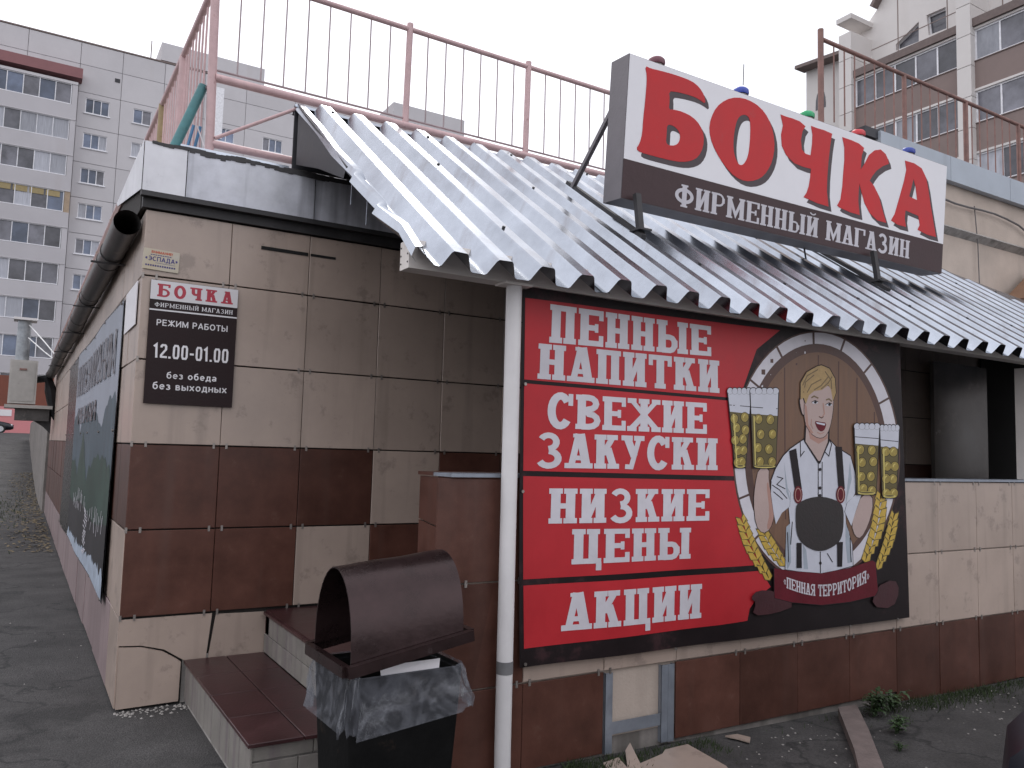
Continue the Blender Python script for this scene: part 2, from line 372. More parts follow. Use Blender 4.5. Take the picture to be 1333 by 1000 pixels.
        ln([(l, .95), (W/2+.03, .38)], T*.95); ln([(r, .95), (W*.42, .06), (W*.16, .07)], T*.62); sf(l, True); sf(r, True, .04)
    elif ch == 'Ц':
        stem(l, b=False); stem(r-.04, b=False); ln([(0, S/2), (W, S/2)], S); ln([(W-tk/2, .05), (W-tk/2, -.2)], tk*1.1)
    elif ch == 'Б':
        stem(l, b=False, t=False); ln([(0, 1-S/2), (W*.95, 1-S/2)], S); ln([(W*.93, 1), (W*.93, .74)], tk); ln([(l, .56), (W*.5, .56)]+arc(W*.54, .3, W*.34, .26, 90, -90, 8)+[(0, S/2)], S*1.1); ln([(W*.88, .2), (W*.88, .42)], T*.6)
    elif ch == 'Ч': stem(r); ln([(l, .95), (l, .6)]+arc(l+.16, .58, .16, .14, 180, 270, 5)+[(r, .44)], T*.85); sf(l, True)
    elif ch == '«':
        for d in (0, .17): ln([(.17+d, .72), (.04+d, .5), (.17+d, .28)], .07)
    elif ch == '»':
        for d in (0, .17): ln([(.04+d, .72), (.17+d, .5), (.04+d, .28)], .07)
    elif ch == '-': ln([(0, .45), (W, .45)], S)
    return W, G
def slab(mb, text, tf, h, T=.20, S=.13, o=.06, gap=.07, only=None):
    """lay text into the unit-less cell tf(a in 0..1, b in 0..1); returns nothing"""
    gs = [glyph(c, T, S, o) for c in text]; tot = sum(g[0] for g in gs)+gap*(len(gs)-1)
    x = 0; k = 0; wi = 0
    for (W, G), ch in zip(gs, text):
        if ch == ' ': wi += 1
        for q in G:
            for quad in (q if only is None or only == wi else []):
                mb.add([tf((x+p.x)/tot, p.y, h+.00008*(k % 9)) for p in quad], [(0,1,2,3)])
            k += 1
        x += W+gap
def sans_glyph(c):
    """plain sans letter: width and centre lines, cap height 1"""
    X = .70
    A = lambda *a, **k: arc(*a, **k)
    D = {
     'Р': (.62, [[(.07, 0), (.07, 1)], [(.07, .93), (.34, .93)]+A(.34, .69, .2, .24, 90, -90, 8)+[(.07, .45)]]),
     'Е': (.58, [[(.07, 0), (.07, 1)], [(.07, .93), (.58, .93)], [(.07, .52), (.54, .52)], [(.07, .07), (.58, .07)]]),
     'Ж': (.95, [[(.475, 0), (.475, 1)], [(.475, .5), (.05, .97)], [(.475, .5), (.03, .03)], [(.475, .5), (.90, .97)], [(.475, .5), (.92, .03)]]),
     'И': (.70, [[(.07, 0), (.07, 1)], [(.63, 0), (.63, 1)], [(.07, .1), (.63, .9)]]),
     'М': (.82, [[(.07, 0), (.07, 1)], [(.75, 0), (.75, 1)], [(.07, .95), (.41, .15), (.75, .95)]]),
     'А': (.72, [[(.36, .98), (.05, 0)], [(.36, .98), (.67, 0)], [(.15, .3), (.57, .3)]]),
     'Б': (.62, [[(.07, 0), (.07, 1)], [(.07, .93), (.55, .93)], [(.07, .56), (.34, .56)]+A(.34, .315, .2, .245, 90, -90, 8)+[(.07, .07)]]),
     'О': (.76, [A(.38, .5, .31, .43, 0, 345, 23)+['c']]),
     'Т': (.62, [[(.31, 0), (.31, 1)], [(0, .93), (.62, .93)]]),
     'Ы': (.84, [[(.07, 0), (.07, 1)], [(.77, 0), (.77, 1)], [(.07, .56), (.30, .56)]+A(.30, .315, .2, .245, 90, -90, 8)+[(.07, .07)]]),
     'Э': (.68, [A(.30, .5, .32, .43, 130, -130, 16), [(.2, .5), (.6, .5)]]),
     'С': (.68, [A(.38, .5, .32, .43, 50, 310, 16)]),
     'П': (.68, [[(.07, 0), (.07, 1)], [(.61, 0), (.61, 1)], [(.07, .93), (.61, .93)]]),
     'Д': (.76, [[(.2, .07), (.24, .93), (.62, .93), (.62, .07)], [(.0, .07), (.76, .07)], [(.05, .07), (.05, -.16)], [(.71, .07), (.71, -.16)]]),
     'В': (.62, [[(.07, 0), (.07, 1)], [(.07, .93), (.33, .93)]+A(.33, .735, .17, .195, 90, -90, 6)+[(.07, .54)], [(.07, .52), (.36, .52)]+A(.36, .295, .19, .225, 90, -90, 6)+[(.07, .07)]]),
     'Н': (.68, [[(.07, 0), (.07, 1)], [(.61, 0), (.61, 1)], [(.07, .52), (.61, .52)]]),
     '!': (.16, [[(.08, 1), (.08, .3)], [(.08, .14), (.08, 0)]]),
     '«': (.36, [[(.17, .72), (.04, .5), (.17, .28)], [(.32, .72), (.19, .5), (.32, .28)]]),
     '»': (.36, [[(.04, .72), (.17, .5), (.04, .28)], [(.19, .72), (.32, .5), (.19, .28)]]),
     ' ': (.30, []),
     'б': (.60, [A(.30, .35, .22, .29, 0, 345, 20)+['c'], [(.08, .35), (.08, .62), (.16, .84), (.34, .92), (.50, .98)]]),
     'е': (.60, [[(.09, .37), (.51, .37)]+A(.30, .36, .215, .29, 10, 320, 16)]),
     'з': (.50, [A(.22, .52, .18, .13, 150, -90, 9), A(.23, .21, .20, .155, 90, -150, 9)]),
     'о': (.60, [A(.30, .35, .22, .29, 0, 345, 20)+['c']]),
     'д': (.62, [[(.16, .06), (.20, .64), (.50, .64), (.50, .06)], [(0, .06), (.62, .06)], [(.05, .06), (.05, -.16)], [(.57, .06), (.57, -.16)]]),
     'а': (.58, [A(.28, .50, .20, .15, 155, 0, 8)+[(.48, .02)], A(.27, .20, .19, .14, 60, 345, 14)+['c']]),
     'в': (.54, [[(.07, 0), (.07, .70)], [(.07, .64), (.28, .64)]+A(.28, .51, .13, .13, 90, -90, 6)+[(.07, .38)], [(.07, .36), (.31, .36)]+A(.31, .21, .15, .15, 90, -90, 6)+[(.07, .06)]]),
     'ы': (.76, [[(.07, 0), (.07, .70)], [(.69, 0), (.69, .70)], [(.07, .40), (.30, .40)]+A(.30, .23, .15, .17, 90, -90, 6)+[(.07, .06)]]),
     'х': (.56, [[(.04, .68), (.52, .02)], [(.52, .68), (.04, .02)]]),
     'н': (.56, [[(.07, 0), (.07, .70)], [(.49, 0), (.49, .70)], [(.07, .36), (.49, .36)]]),
    }
    return D[c]
def sans(mb, text, tf, h, bold=.14, only=None):
    top = 1.0 if text[0] != 'б' or True else 1
    tot = sum(sans_glyph(c)[0] for c in text)+.15*(len(text)-1); x = 0; k = 0; wi = 0
    for c in text:
        W, S_ = sans_glyph(c); wi += c == ' '
        for pl in (S_ if only is None or only == wi else []):
            cl = pl and pl[-1] == 'c'; pts = pl[:-1] if cl else pl
            for quad in strip(pts, bold, cl): mb.add([tf((x+p.x)/tot, p.y, h+.00008*(k % 5)) for p in quad], [(0,1,2,3)])
            k += 1
        x += W+.15

def words(fn, text, tf, h, matn, parent, *a, **k):
    for i in range(len(text.split(' '))):
        mb = MB(); fn(mb, text, tf, h, *a, only=i, **k); mb.build('lettering', matn, parent)

# =================================================================== GROUND
def gz(x, y):
    z = -.625
    if x > 1: z -= .020*min(x-1, 9)
    if y > 6: z += .10*min(1, (y-6)/10)
    if y > 18: t = min(1, (y-18)/40); z += 2.15*t*t*(3-2*t)
    z += .012*noise.noise(Vector((x*.7, y*.7, 0)))+.005*noise.noise(Vector((x*3, y*3, 5)))
    if -3.5 < x < 0 and 8 < y < 20: z += .10*math.exp(-((y-12.5)/1.3)**2)*max(0, min(1, -x/.3))
    return z
g = MB(); xs = []; v = -400
def axis(a, b): 
    out = []; v = a
    while v < b:
        out.append(v); d = abs(v) if v < 0 else v
        v += .16 if -4 < v < 9 else (.6 if -12 < v < 26 else (3 if -40 < v < 80 else 40))
    out.append(b); return out
xs = axis(-500, 700); ys = axis(-400, 900); n = len(ys)
g.v = [(x, y, gz(x, y)) for x in xs for y in ys]
g.f = [(i*n+j, (i+1)*n+j, (i+1)*n+j+1, i*n+j+1) for i in range(len(xs)-1) for j in range(n-1)]; g.mi = [0]*len(g.f)
gr = g.build('asphalt_ground', 'asphalt', smooth=True); gr['kind'] = 'structure'; gr['label'] = 'worn dark grey asphalt round the shop'
# cracks and grain in the asphalt material
t = MATS['asphalt'].node_tree; N = t.nodes; L = t.links
vo = N.new('ShaderNodeTexVoronoi'); vo.feature = 'DISTANCE_TO_EDGE'; vo.inputs['Scale'].default_value = .55
geo = [x for x in N if x.type == 'NEW_GEOMETRY'][0]; nn = N.new('ShaderNodeTexNoise'); nn.inputs['Scale'].default_value = 1.8; nn.inputs['Detail'].default_value = 6
L.new(geo.outputs['Position'], nn.inputs['Vector'])
ad = N.new('ShaderNodeVectorMath'); ad.operation = 'MULTIPLY_ADD'; ad.inputs[1].default_value = (1.6, 1.6, 0)
L.new(nn.outputs['Color'], ad.inputs[0]); L.new(geo.outputs['Position'], ad.inputs[2]); L.new(ad.outputs[0], vo.inputs['Vector'])
mr = N.new('ShaderNodeMapRange'); mr.inputs[1].default_value = .004; mr.inputs[2].default_value = .02; mr.inputs[3].default_value = .75; mr.inputs[4].default_value = 0
L.new(vo.outputs['Distance'], mr.inputs[0])
b = N['Principled BSDF']; src = b.inputs['Base Color'].links[0].from_socket
x = N.new('ShaderNodeMix'); x.data_type = 'RGBA'; L.new(mr.outputs[0], x.inputs[0]); L.new(src, x.inputs[6]); x.inputs[7].default_value = (.018, .018, .018, 1)
vg = N.new('ShaderNodeTexVoronoi'); vg.inputs['Scale'].default_value = 110; L.new(geo.outputs['Position'], vg.inputs['Vector'])
m3 = N.new('ShaderNodeMapRange'); m3.inputs[1].default_value = 0; m3.inputs[2].default_value = .25; m3.inputs[3].default_value = .5; m3.inputs[4].default_value = 0; L.new(vg.outputs['Distance'], m3.inputs[0])
x2 = N.new('ShaderNodeMix'); x2.data_type = 'RGBA'; L.new(m3.outputs[0], x2.inputs[0]); L.new(x.outputs[2], x2.inputs[6]); x2.inputs[7].default_value = (.11, .105, .10, 1)
gn = N.new('ShaderNodeTexNoise'); gn.inputs['Scale'].default_value = 55; gn.inputs['Detail'].default_value = 8; gn.inputs['Roughness'].default_value = .8
L.new(geo.outputs['Position'], gn.inputs['Vector']); gq = N.new('ShaderNodeMapRange'); gq.inputs[1].default_value = .35; gq.inputs[2].default_value = .65; gq.inputs[3].default_value = .55; gq.inputs[4].default_value = 1.5
L.new(gn.outputs['Fac'], gq.inputs[0]); x3 = N.new('ShaderNodeHueSaturation'); L.new(gq.outputs[0], x3.inputs['Value']); L.new(x2.outputs[2], x3.inputs['Color'])
L.new(x3.outputs[0], b.inputs['Base Color'])

# =================================================================== SHOP BUILDING
shop = thing('shop_building', 'single storey shop clad in large beige and brown tiles under a metal fascia', 'shop', (0, 0, -.62))
TM = {}
def tile_mesh(a, b, m, th=.012):
    key = (round(a, 3), round(b, 3), m)
    if key not in TM:
        e = .003; x = a/2; z = b/2; mb = MB()
        vs = [(-x,th,-z),(x,th,-z),(x,th,z),(-x,th,z),(-x,e,-z),(x,e,-z),(x,e,z),(-x,e,z),(-x+e,0,-z+e),(x-e,0,-z+e),(x-e,0,z-e),(-x+e,0,z-e)]
        fs = [(8,9,10,11)]+[(4+i, 4+(i+1) % 4, 8+(i+1) % 4, 8+i) for i in range(4)]+[(i, (i+1) % 4, 4+(i+1) % 4, 4+i) for i in range(4)]+[(3,2,1,0)]
        mb.add(vs, fs); TM[key] = mb.mesh('tile', m)
    return TM[key]
JH, JV = .010, .0045
clips = MB()
def tile_xz(x0, x1, z0, z1, y, m, jit=True, parent=None):
    a = x1-x0-JV; b = z1-z0-JH
    o = link('tile', tile_mesh(a, b, m), parent or shop, ((x0+x1)/2, y+(random.uniform(-.003, .003) if jit else 0), (z0+z1)/2),
             (random.uniform(-.004, .004), random.uniform(-.0022, .0022), random.uniform(-.004, .004)) if jit else None)
    return o
def clip_xz(x, z, y):
    for d in (-.045, .045):
        clips.box(x+d-.008, x+d+.008, y-.005, y+.001, z-.020, z+.020)
def tile_yz(y0, y1, z0, z1, x, m):
    a = y1-y0-JV; b = z1-z0-JH
    return link('tile', tile_mesh(a, b, m), shop, (x+random.uniform(-.003, .003), (y0+y1)/2, (z0+z1)/2), (0, random.uniform(-.004, .004), -pi/2+random.uniform(-.004, .004)))
# wall cores
c = MB().box(.035, 12.6, .035, 16.2, -.60, 2.95).build('wall_core', 'gap_dark', shop)
rowz = [(2.4, 2.88), (1.8, 2.4), (1.2, 1.8), (.6, 1.2), (0, .6)]
bro = 'brown_tile'; bei = 'beige_tile'
for ri, (z0, z1) in enumerate(rowz):
    for k in range(18):
        if 7 < k < 13: continue
        if ri == 3: m = [bro, bro, bro, bei, bro, bro][k] if k < 6 else bro
        elif ri == 4: m = [bro, bro, bei, bro, bro, bro][k] if k < 6 else bro
        else: m = bei
        tile_xz(.6*k, .6*k+.6, z0, z1, 0, m)
for ri, z in enumerate((2.4, 1.8, 1.2, .6, 0)):
    for k in range(0, 7):
        clip_xz(.6*k+(.05 if k == 0 else 0), z, 0)
# the broken bottom row beside the steps
tfW = lambda a, b, h: (a, -h, b)
MB().prism([(.004, -.010), (.612, -.010), (.585, -.325), (.44, -.325), (.40, -.300), (.30, -.235), (.15, -.195), (.006, -.185)], tfW, -.012, 0).build('tile', bei, shop, label='cracked beige bottom tile, upper piece')
MB().prism([(.010, -.195), (.15, -.205), (.29, -.245), (.385, -.305), (.415, -.33), (.412, -.600), (.012, -.607)], tfW, -.008, .012).build('tile', bei, shop, label='broken lower corner piece of beige tile')
MB().prism([(.640, -.018), (1.0, -.026), (1.0, -.33), (.60, -.33)], tfW, -.014, -.002).build('tile', bei, shop, label='slipped beige tile behind the steps')
MB().box(.43, 1.6, .02, .034, -.62, -.3).build('base_wall', 'rough_concrete', shop)
# slots cut in the top row
MB().box(.82, 1.185, -.006, .004, 2.712, 2.738).build('wall_slot', 'dark_slot', shop)
MB().box(1.205, 1.41, -.006, .004, 2.715, 2.735).build('wall_slot', 'dark_slot', shop)
# left wall, facing -X
for ri, (z0, z1) in enumerate(rowz+[(-.60, 0)]):
    for k in range(27):
        y0 = .6*k; y1 = y0+.6
        if 1.0 < y0 and y1 < 8.4 and 0 <= z0 and z1 <= 2.35: continue
        if ri == 5: m = 'rose_tile' if k > 0 else bei
        elif ri == 3: m = bro
        elif ri == 4: m = bei if k < 8 else bro
        else: m = bei
        zz0 = z0 if ri < 5 else gz(0, y0)+.02
        tile_yz(y0, y1, zz0, z1, 0, m)
# cornice, fascia, roof slab
MB().box(-.03, 12.6, -.03, .03, 2.885, 2.985).build('cornice_trim', 'dark_trim', shop)
ROOFZ = 3.40
MB().box(-.02, 7.9, .06, 16.4, 2.96, ROOFZ).build('roof_slab', 'rough_concrete', shop)
fx = [-.05, .24, 1.19, 2.6, 4.4, 6.2, 7.9]
for i in range(len(fx)-1):
    a, b2 = fx[i]+.003, fx[i+1]-.003; m = MB(); zz = 2.99
    nseg = max(2, int((b2-a)/.12)); 
    pts = []
    for s in range(nseg+1):
        xx = a+(b2-a)*s/nseg
        bz = 3.345+.018*noise.noise(Vector((xx*2.3, 3, 1))); yb = -.09+.010*noise.noise(Vector((xx*1.7, 0, 2)))
        pts += [(xx, -.09, zz), (xx, yb-.004, zz+.18), (xx, -.09, bz), (xx, .055, bz+.035)]
    fs = []
    for s in range(nseg):
        for q in range(3): fs.append((s*4+q, s*4+4+q, s*4+5+q, s*4+1+q))
    m.add(pts, fs); m.build('fascia_sheet', 'zinc_pale' if i == 0 else 'zinc_worn', shop, smooth=True)
MB().box(-.05, 7.9, -.088, -.028, 2.955, 2.992).build('drip_edge', 'dark_trim', shop)
# return of the fascia towards the gutter
m = MB(); m.prism([(-.092, 2.99), (-.092, 3.35), (1.75, 3.35), (1.65, 3.30)], lambda a, b, h: (-.052-h, a, b), 0, .003)
m.build('fascia_return', 'zinc_pale', shop, label='pale metal return of the fascia at the left corner')
MB().box(-.050, -.021, -.06, 16.4, 3.25, 3.345).build('roof_edge', 'rust_rail', shop)
MB().box(-.035, -.005, .05, 16.3, 2.885, 3.245).build('eaves_board', 'gap_dark', shop)
# ragged bitumen edge on the fascia top
m = MB(); random.seed(3)
for k in range(150):
    x = .0+k*.036
    if x > 5: break
    zt = 3.352+.015*noise.noise(Vector((x*6, 1, 1))); 
    dn = .01 if x < .25 else .035*min(1, (x-.1)/.6)*(.6+noise.noise(Vector((x*2, 0, 0))))+.012
    m.box(x, x+.037, -.0955-random.uniform(0, .004), .10, zt-dn-random.uniform(0, .015), zt+random.uniform(0, .006))
m.build('bitumen_edge', 'dark_trim', shop, kind='stuff')
MB().box(.2, 1.0, .0, .3, 3.375, 3.405).build('roof_flashing', 'zinc', shop)
# raised right-hand part with plaster wall, ledge and fascia
MB().box(7.7, 30, .04, 12, 2.9, 5.12).build('upper_wall', 'plaster', shop)
m = MB(); m.add([(7.7,.04,4.50),(30,.04,4.50),(30,-.06,4.43),(7.7,-.06,4.43),(7.7,.04,4.36),(30,.04,4.36)], [(0,3,2,1),(3,5,4,2) if False else (3,2,5,4)][0:0]+[(0,1,2,3),(3,2,5,4)])
m.build('plaster_ledge', 'rough_concrete', shop)
for x0, x1 in ((8.45, 10.0), (10.0, 11.52), (11.52, 13.4), (13.4, 17), (17, 22), (22, 30)):
    MB().box(x0+.004, x1-.004, -.06, .03, 5.085, 5.43).build('fascia_sheet', 'zinc_right', shop)
MB().box(8.2, 8.5, -.02, .3, 5.33, 5.45).build('fascia_end', 'dark_sheet', shop)
MB().box(8.46, 30, -.02, 12, 5.125, 5.40).build('upper_roof', 'dark_sheet', shop)
# porch wall under the canopy
YF = -2.12
MB().box(1.475, 8.2, YF+.03, YF+.20, -.55, 1.035).build('porch_wall', 'plaster', shop)
MB().box(1.475, 14, YF+.03, YF+.20, -.85, -.55).build('porch_footing', 'weathered_wall', shop)
MB().box(8.2, 14, YF+.03, YF+.20, -.55, 1.035).build('porch_wall', 'plaster', shop)
XF = 4.348
cols = [XF+.6*n for n in range(-5, 12)]
left_edge = 1.447
for a in [left_edge]+cols[:-1]:
    b2 = min([c for c in cols if c > a+.05])
    up = bei if a >= 1.9 else bro
    brows = [(.46, 1.06)] if a >= 1.9 else [(.46, 1.06)]
    for (z0, z1) in brows: tile_xz(a, b2, z0, z1, YF, up)
    tile_xz(a, b2, -.137, .46, YF, up)
    z0 = -.64 if a < 4.95 else -.745
    if abs(a-2.548) < .05: continue
    tile_xz(a, b2, z0, -.137, YF, bro)
    if a > 1.9 or a == left_edge:
        for z in (1.05, .46, -.137): clip_xz(b2, z, YF)
for z in (.46, -.137): clip_xz(1.50, z, YF)
clips.build('tile_clips', 'clip_metal', shop, kind='stuff')
# end face of the porch wall
YE = -1.70
for z0, z1 in ((.75, 1.06), (.12, .75), (-.3, .12)):
    m = MB(); s = .045
    m.prism([(YF+.004, z0+.004), (YE, z0+.004+s), (YE, z1-.004+(s if z1 < 1 else 0)), (YF+.004, z1-.004)], lambda a, b, h: (1.447-h, a, b), 0, .012)
    m.build('tile', bro, shop)
MB().box(1.46, 2.1, YF+.21, YE, -.5, 1.04).build('porch_pier', 'weathered_wall', shop)
MB().box(1.425, 14, YF-.015, YF+.215, 1.063, 1.083).build('wall_cap', 'galvanised', shop)
MB().box(1.425, 2.1, YF+.216, YE+.01, 1.063, 1.083).build('wall_cap', 'brown_tile', shop)
# bare patch where one tile is missing: galvanised channels in front of plaster
fr = MB()
for xx in (2.56, 3.02):
    fr.box(xx, xx+.055, YF-.004, YF+.002, -.64, -.15); fr.box(xx, xx+.006, YF-.0035, YF+.028, -.64, -.15)
fr.box(3.078, 3.13, YF-.003, YF+.002, -.645, -.15); fr.box(3.124, 3.13, YF+.002, YF+.028, -.645, -.15)
fr.box(2.616, 3.019, YF+.001, YF+.006, -.53, -.455)
fr.build('tile_support_frame', 'galvanised', shop, label='bare galvanised channels where a tile is missing')
# porch interior
MB().box(1.0, 13, -2.0, .0, -.66, -.012).build('porch_floor', 'tread_red', shop)
MB().box(9.45, 10.70, -.10, -.05, .0, 2.55).build('entrance_door', 'door_grey', shop)
MB().box(10.70, 13.0, -.03, -.012, .0, 2.7).build('doorway', 'dark_slot', shop)
MB().box(7.84, 7.95, YF-.005, YF+.20, 1.085, 2.19).build('porch_pillar', 'beam_paint', shop)
MB().box(7.96, 13, YF+.03, YF+.08, 1.085, 2.19).build('porch_wall', 'plaster', shop)
# small brown lean-to gable by the right-hand wall
m = MB(); m.prism([(11.15, 3.55), (12.05, 4.15), (12.6, 3.3), (11.6, 2.9)], tfW, .10, .55); m.build('gable_board', 'brown_wood', shop)

# =================================================================== STEPS
st = thing('entrance_steps', 'two dark red tiled steps rising beside the tiled wall', 'steps', (.7, -1, -.62))
MB().box(.46, .985, -1.86, -.015, -.66, -.335).build('step_core', 'rough_concrete', st)
MB().box(1.0, 1.44, -1.95, -.015, -.66, -.042).build('step_core', 'rough_concrete', st)
for (x0, x1) in ((.43, .72), (.724, .99)):
    for k in range(4):
        y1 = -.02-.472*k; link('tread_tile', tile_mesh(x1-x0-.003, .466, 'tread_red', .02), st, ((x0+x1)/2, y1-.235, -.316+random.uniform(-.001, .001)), (-pi/2, 0, 0))
for (x0, x1) in ((.975, 1.22), (1.224, 1.44)):
    for k in range(4):
        y1 = -.02-.482*k; link('tread_tile', tile_mesh(x1-x0-.003, .476, 'tread_red', .02), st, ((x0+x1)/2, y1-.24, -.020+random.uniform(-.001, .001)), (-pi/2, 0, 0))
for k in range(8):
    y1 = -.02-.234*k; a = .228; 
    for (z0, z1) in ((-.59, -.345),): link('riser_tile', tile_mesh(a, z1-z0-.004, 'riser_tile'), st, (.447, y1-.117, (z0+z1)/2), (0, 0, -pi/2))
for k in range(8):
    for r_, (z0, z1) in enumerate(((-.315, -.18), (-.18, -.045))):
        off = .117 if r_ else 0; y1 = -.02-.234*k-off
        if y1-.234 < -1.93: continue
        link('riser_tile', tile_mesh(.230, z1-z0-.004, 'riser_tile'), st, (.988, y1-.117, (z0+z1)/2), (0, 0, -pi/2))
for x0, x1, z0, z1 in ((.45, .78, -.415, -.34), (.784, .97, -.415, -.34), (.45, .70, -.58, -.42), (.704, .97, -.58, -.42)):
    link('riser_tile', tile_mesh(x1-x0, z1-z0-.004, 'riser_tile'), st, ((x0+x1)/2, -1.882, (z0+z1)/2))

# =================================================================== CORRUGATED CANOPY
can = thing('corrugated_canopy', 'ribbed galvanised sheet canopy sloping over the shop porch', 'canopy', (5, -1.2, 2.3))
SL = .69; EY = -2.42
def roof_z(y): return 3.9+SL*y
H = .098; PER = .2795
prof = [(-.100, 0), (-.088, .008), (-.052, .088), (-.040, .1), (.040, .1), (.052, .088), (.088, .008), (.100, 0)]
prof = [(a, b*H/.1) for a, b in prof]
nrm = Vector((0, -SL, 1)).normalized()
nrib = 32; X0 = 1.262
def top_y(x): return .03 if x < 8.9 else .03-(x-8.9)*1.45
ribs_per = 4
scr = MB()
for sh in range(0, nrib//ribs_per):
    m = MB(); colsx = []
    for k in range(sh*ribs_per, (sh+1)*ribs_per):
        c0 = X0+PER*k
        colsx += [(c0+a, b) for a, b in prof]
    colsx.append((X0+PER*(sh+1)*ribs_per-.100+.025, .004)); colsx.insert(0, (X0+PER*sh*ribs_per-.13, .0))
    NS = 7; ny = NS+1; lift = .004*(sh % 2)
    vs = []
    for (xx, hh) in colsx:
        ty = top_y(xx)
        for s in range(ny):
            y = EY+(ty-EY)*s/NS
            wob = .006*noise.noise(Vector((xx*1.3, y*1.2, 9)))+(.012*noise.noise(Vector((xx*3.1, 7, 1))) if s == 0 else 0)
            p = Vector((xx, y+(.018*noise.noise(Vector((xx*2.1, 4, 4))) if s == 0 else 0), roof_z(y)-.052))+nrm*(hh+wob*.6+lift); vs.append(p)
    fs = [(i*ny+s, (i+1)*ny+s, (i+1)*ny+s+1, i*ny+s+1) for i in range(len(colsx)-1) for s in range(NS)]
    nv = len(vs); vs += [v-nrm*.0015 for v in vs]; fs += [tuple(q+nv for q in reversed(f)) for f in fs]
    for i in range(len(colsx)-1): fs.append((i*ny, i*ny+nv, (i+1)*ny+nv, (i+1)*ny))
    m.add(vs, fs); m.build('roof_sheet', 'zinc', can, smooth=True)
    for k in range(sh*ribs_per, (sh+1)*ribs_per):
        for yy in (-1.95, -.9, -.12):
            if (k+int(yy*3)) % 3 == 0:
                p = Vector((X0+PER*k+random.uniform(-.02, .02), yy+random.uniform(-.05, .05), 0)); p.z = roof_z(p.y)-.052; p += nrm*H
                if p.y < top_y(p.x): scr.tube([p, p+nrm*.012], .012, 6)
scr.build('roofing_screws', 'dark_trim', can, kind='stuff')
# ridge strip behind the sheets
m = MB(); m.add([(1.03, .03, 3.93), (8.9, .03, 3.93), (8.9, .10, 3.86), (1.03, .10, 3.86), (1.03, .02, 3.905), (8.9, .02, 3.905)], [(0,1,2,3),(4,5,1,0)]); m.build('ridge_flashing', 'zinc', can)
MB().box(1.035, 8.9, .045, .06, 3.41, 3.90).build('upstand', 'dark_sheet', can)
# hip flashing at the right
m = MB(); p0 = Vector((8.9, .02, roof_z(0)+.03)); p1 = Vector((10.55, EY, roof_z(EY)+.03))
m.bar(p0, p1, .07, .02); m.build('hip_flashing', 'zinc', can)
m = MB(); m.add([p0, p1, (12.9, EY, 2.24), (12.9, 0, 2.9)], [(0,1,2,3)]); m.build('side_sheet', 'zinc', can)
# side plate and bent edge trim at the left
m = MB(); m.prism([(-.02, 3.42), (-.02, 3.90), (-1.22, 3.055), (-1.16, 2.99), (-.60, 3.22)], lambda a, b, h: (1.052-h, a, b), 0, .004); m.build('gable_plate', 'dark_sheet', can)
m = MB(); segs = [(.03, 0), (-.5, .006), (-.95, -.004), (-1.35, .010), (-1.37, -.012), (-1.8, .0), (-1.82, -.02), (-2.12, .012), (-2.36, -.004)]
vs = []
for y, d in segs:
    z = roof_z(y)+d+.012
    vs += [(1.125+d, y, z-.045), (1.095+d, y, z+.012), (1.055+d, y, z+.005), (1.035+d*1.5, y, z-.050), (1.06+d, y-.01, z-.085)]
fs = [(i*5+q, i*5+5+q, i*5+6+q, i*5+1+q) for i in range(len(segs)-1) for q in range(4)]
m.add(vs, fs); m.build('edge_trim', 'zinc', can, smooth=True)
# loose torn bits under the trim
m = MB()
for y in (-1.33, -1.62): m.bar((1.05, y, roof_z(y)-.06), (1.04, y-.02, roof_z(y)-.22), .010, .004)
m.build('torn_film', 'zinc', can)
# front beam, rafters and purlins
BM = MB(); BM.box(1.083, 8.0, -2.205, -2.085, 2.205, 2.365); BM.build('front_beam', 'beam_paint', can, label='boxed cream beam along the front of the canopy')
MB().box(8.0, 13, -2.204, -2.085, 2.205, 2.365).build('front_beam', 'beam_paint', can)
m = MB()
for z in (2.24, 2.285, 2.33):
    for y in (-2.19, -2.10): m.box(1.079, 1.083, y-.004, y+.004, z-.004, z+.004)
m.build('beam_screws', 'dark_trim', can, kind='stuff')
for x in (2.2, 3.4, 4.6, 5.8, 7.0, 8.2):
    MB().bar((x, -2.0, roof_z(-2.0)-.11), (x, -.02, roof_z(-.02)-.11), .05, .09).build('rafter', 'purlin_wood', can)
for y in (-1.5, -.8): MB().box(1.2, 8.8, y-.03, y+.03, roof_z(y)-.064-.05, roof_z(y)-.064).build('purlin', 'purlin_wood', can)

# support post
po = thing('support_post', 'round white steel post with chipped paint beside the red banner', 'post', (1.87, -2.20, -.63))
m = MB(); m.tube([(1.765, -2.20, 2.20), (1.768, -2.20, .8), (1.772, -2.20, -.45), (1.775, -2.20, -.64)], .047, 20); m.build('post_tube', 'white_paint', po, smooth=True)
MB().tube([(1.771, -2.20, -.04), (1.771, -2.20, .03)], .0485, 20).build('tape_band', 'tape_grey', po, smooth=True)
MB().box(1.67, 1.86, -2.26, -2.14, 2.188, 2.202).build('top_plate', 'beam_paint', po)
MB().tube([(1.775, -2.20, -.645), (1.775, -2.20, -.60)], .062, 16).build('rusty_foot', 'rust_rail', po)

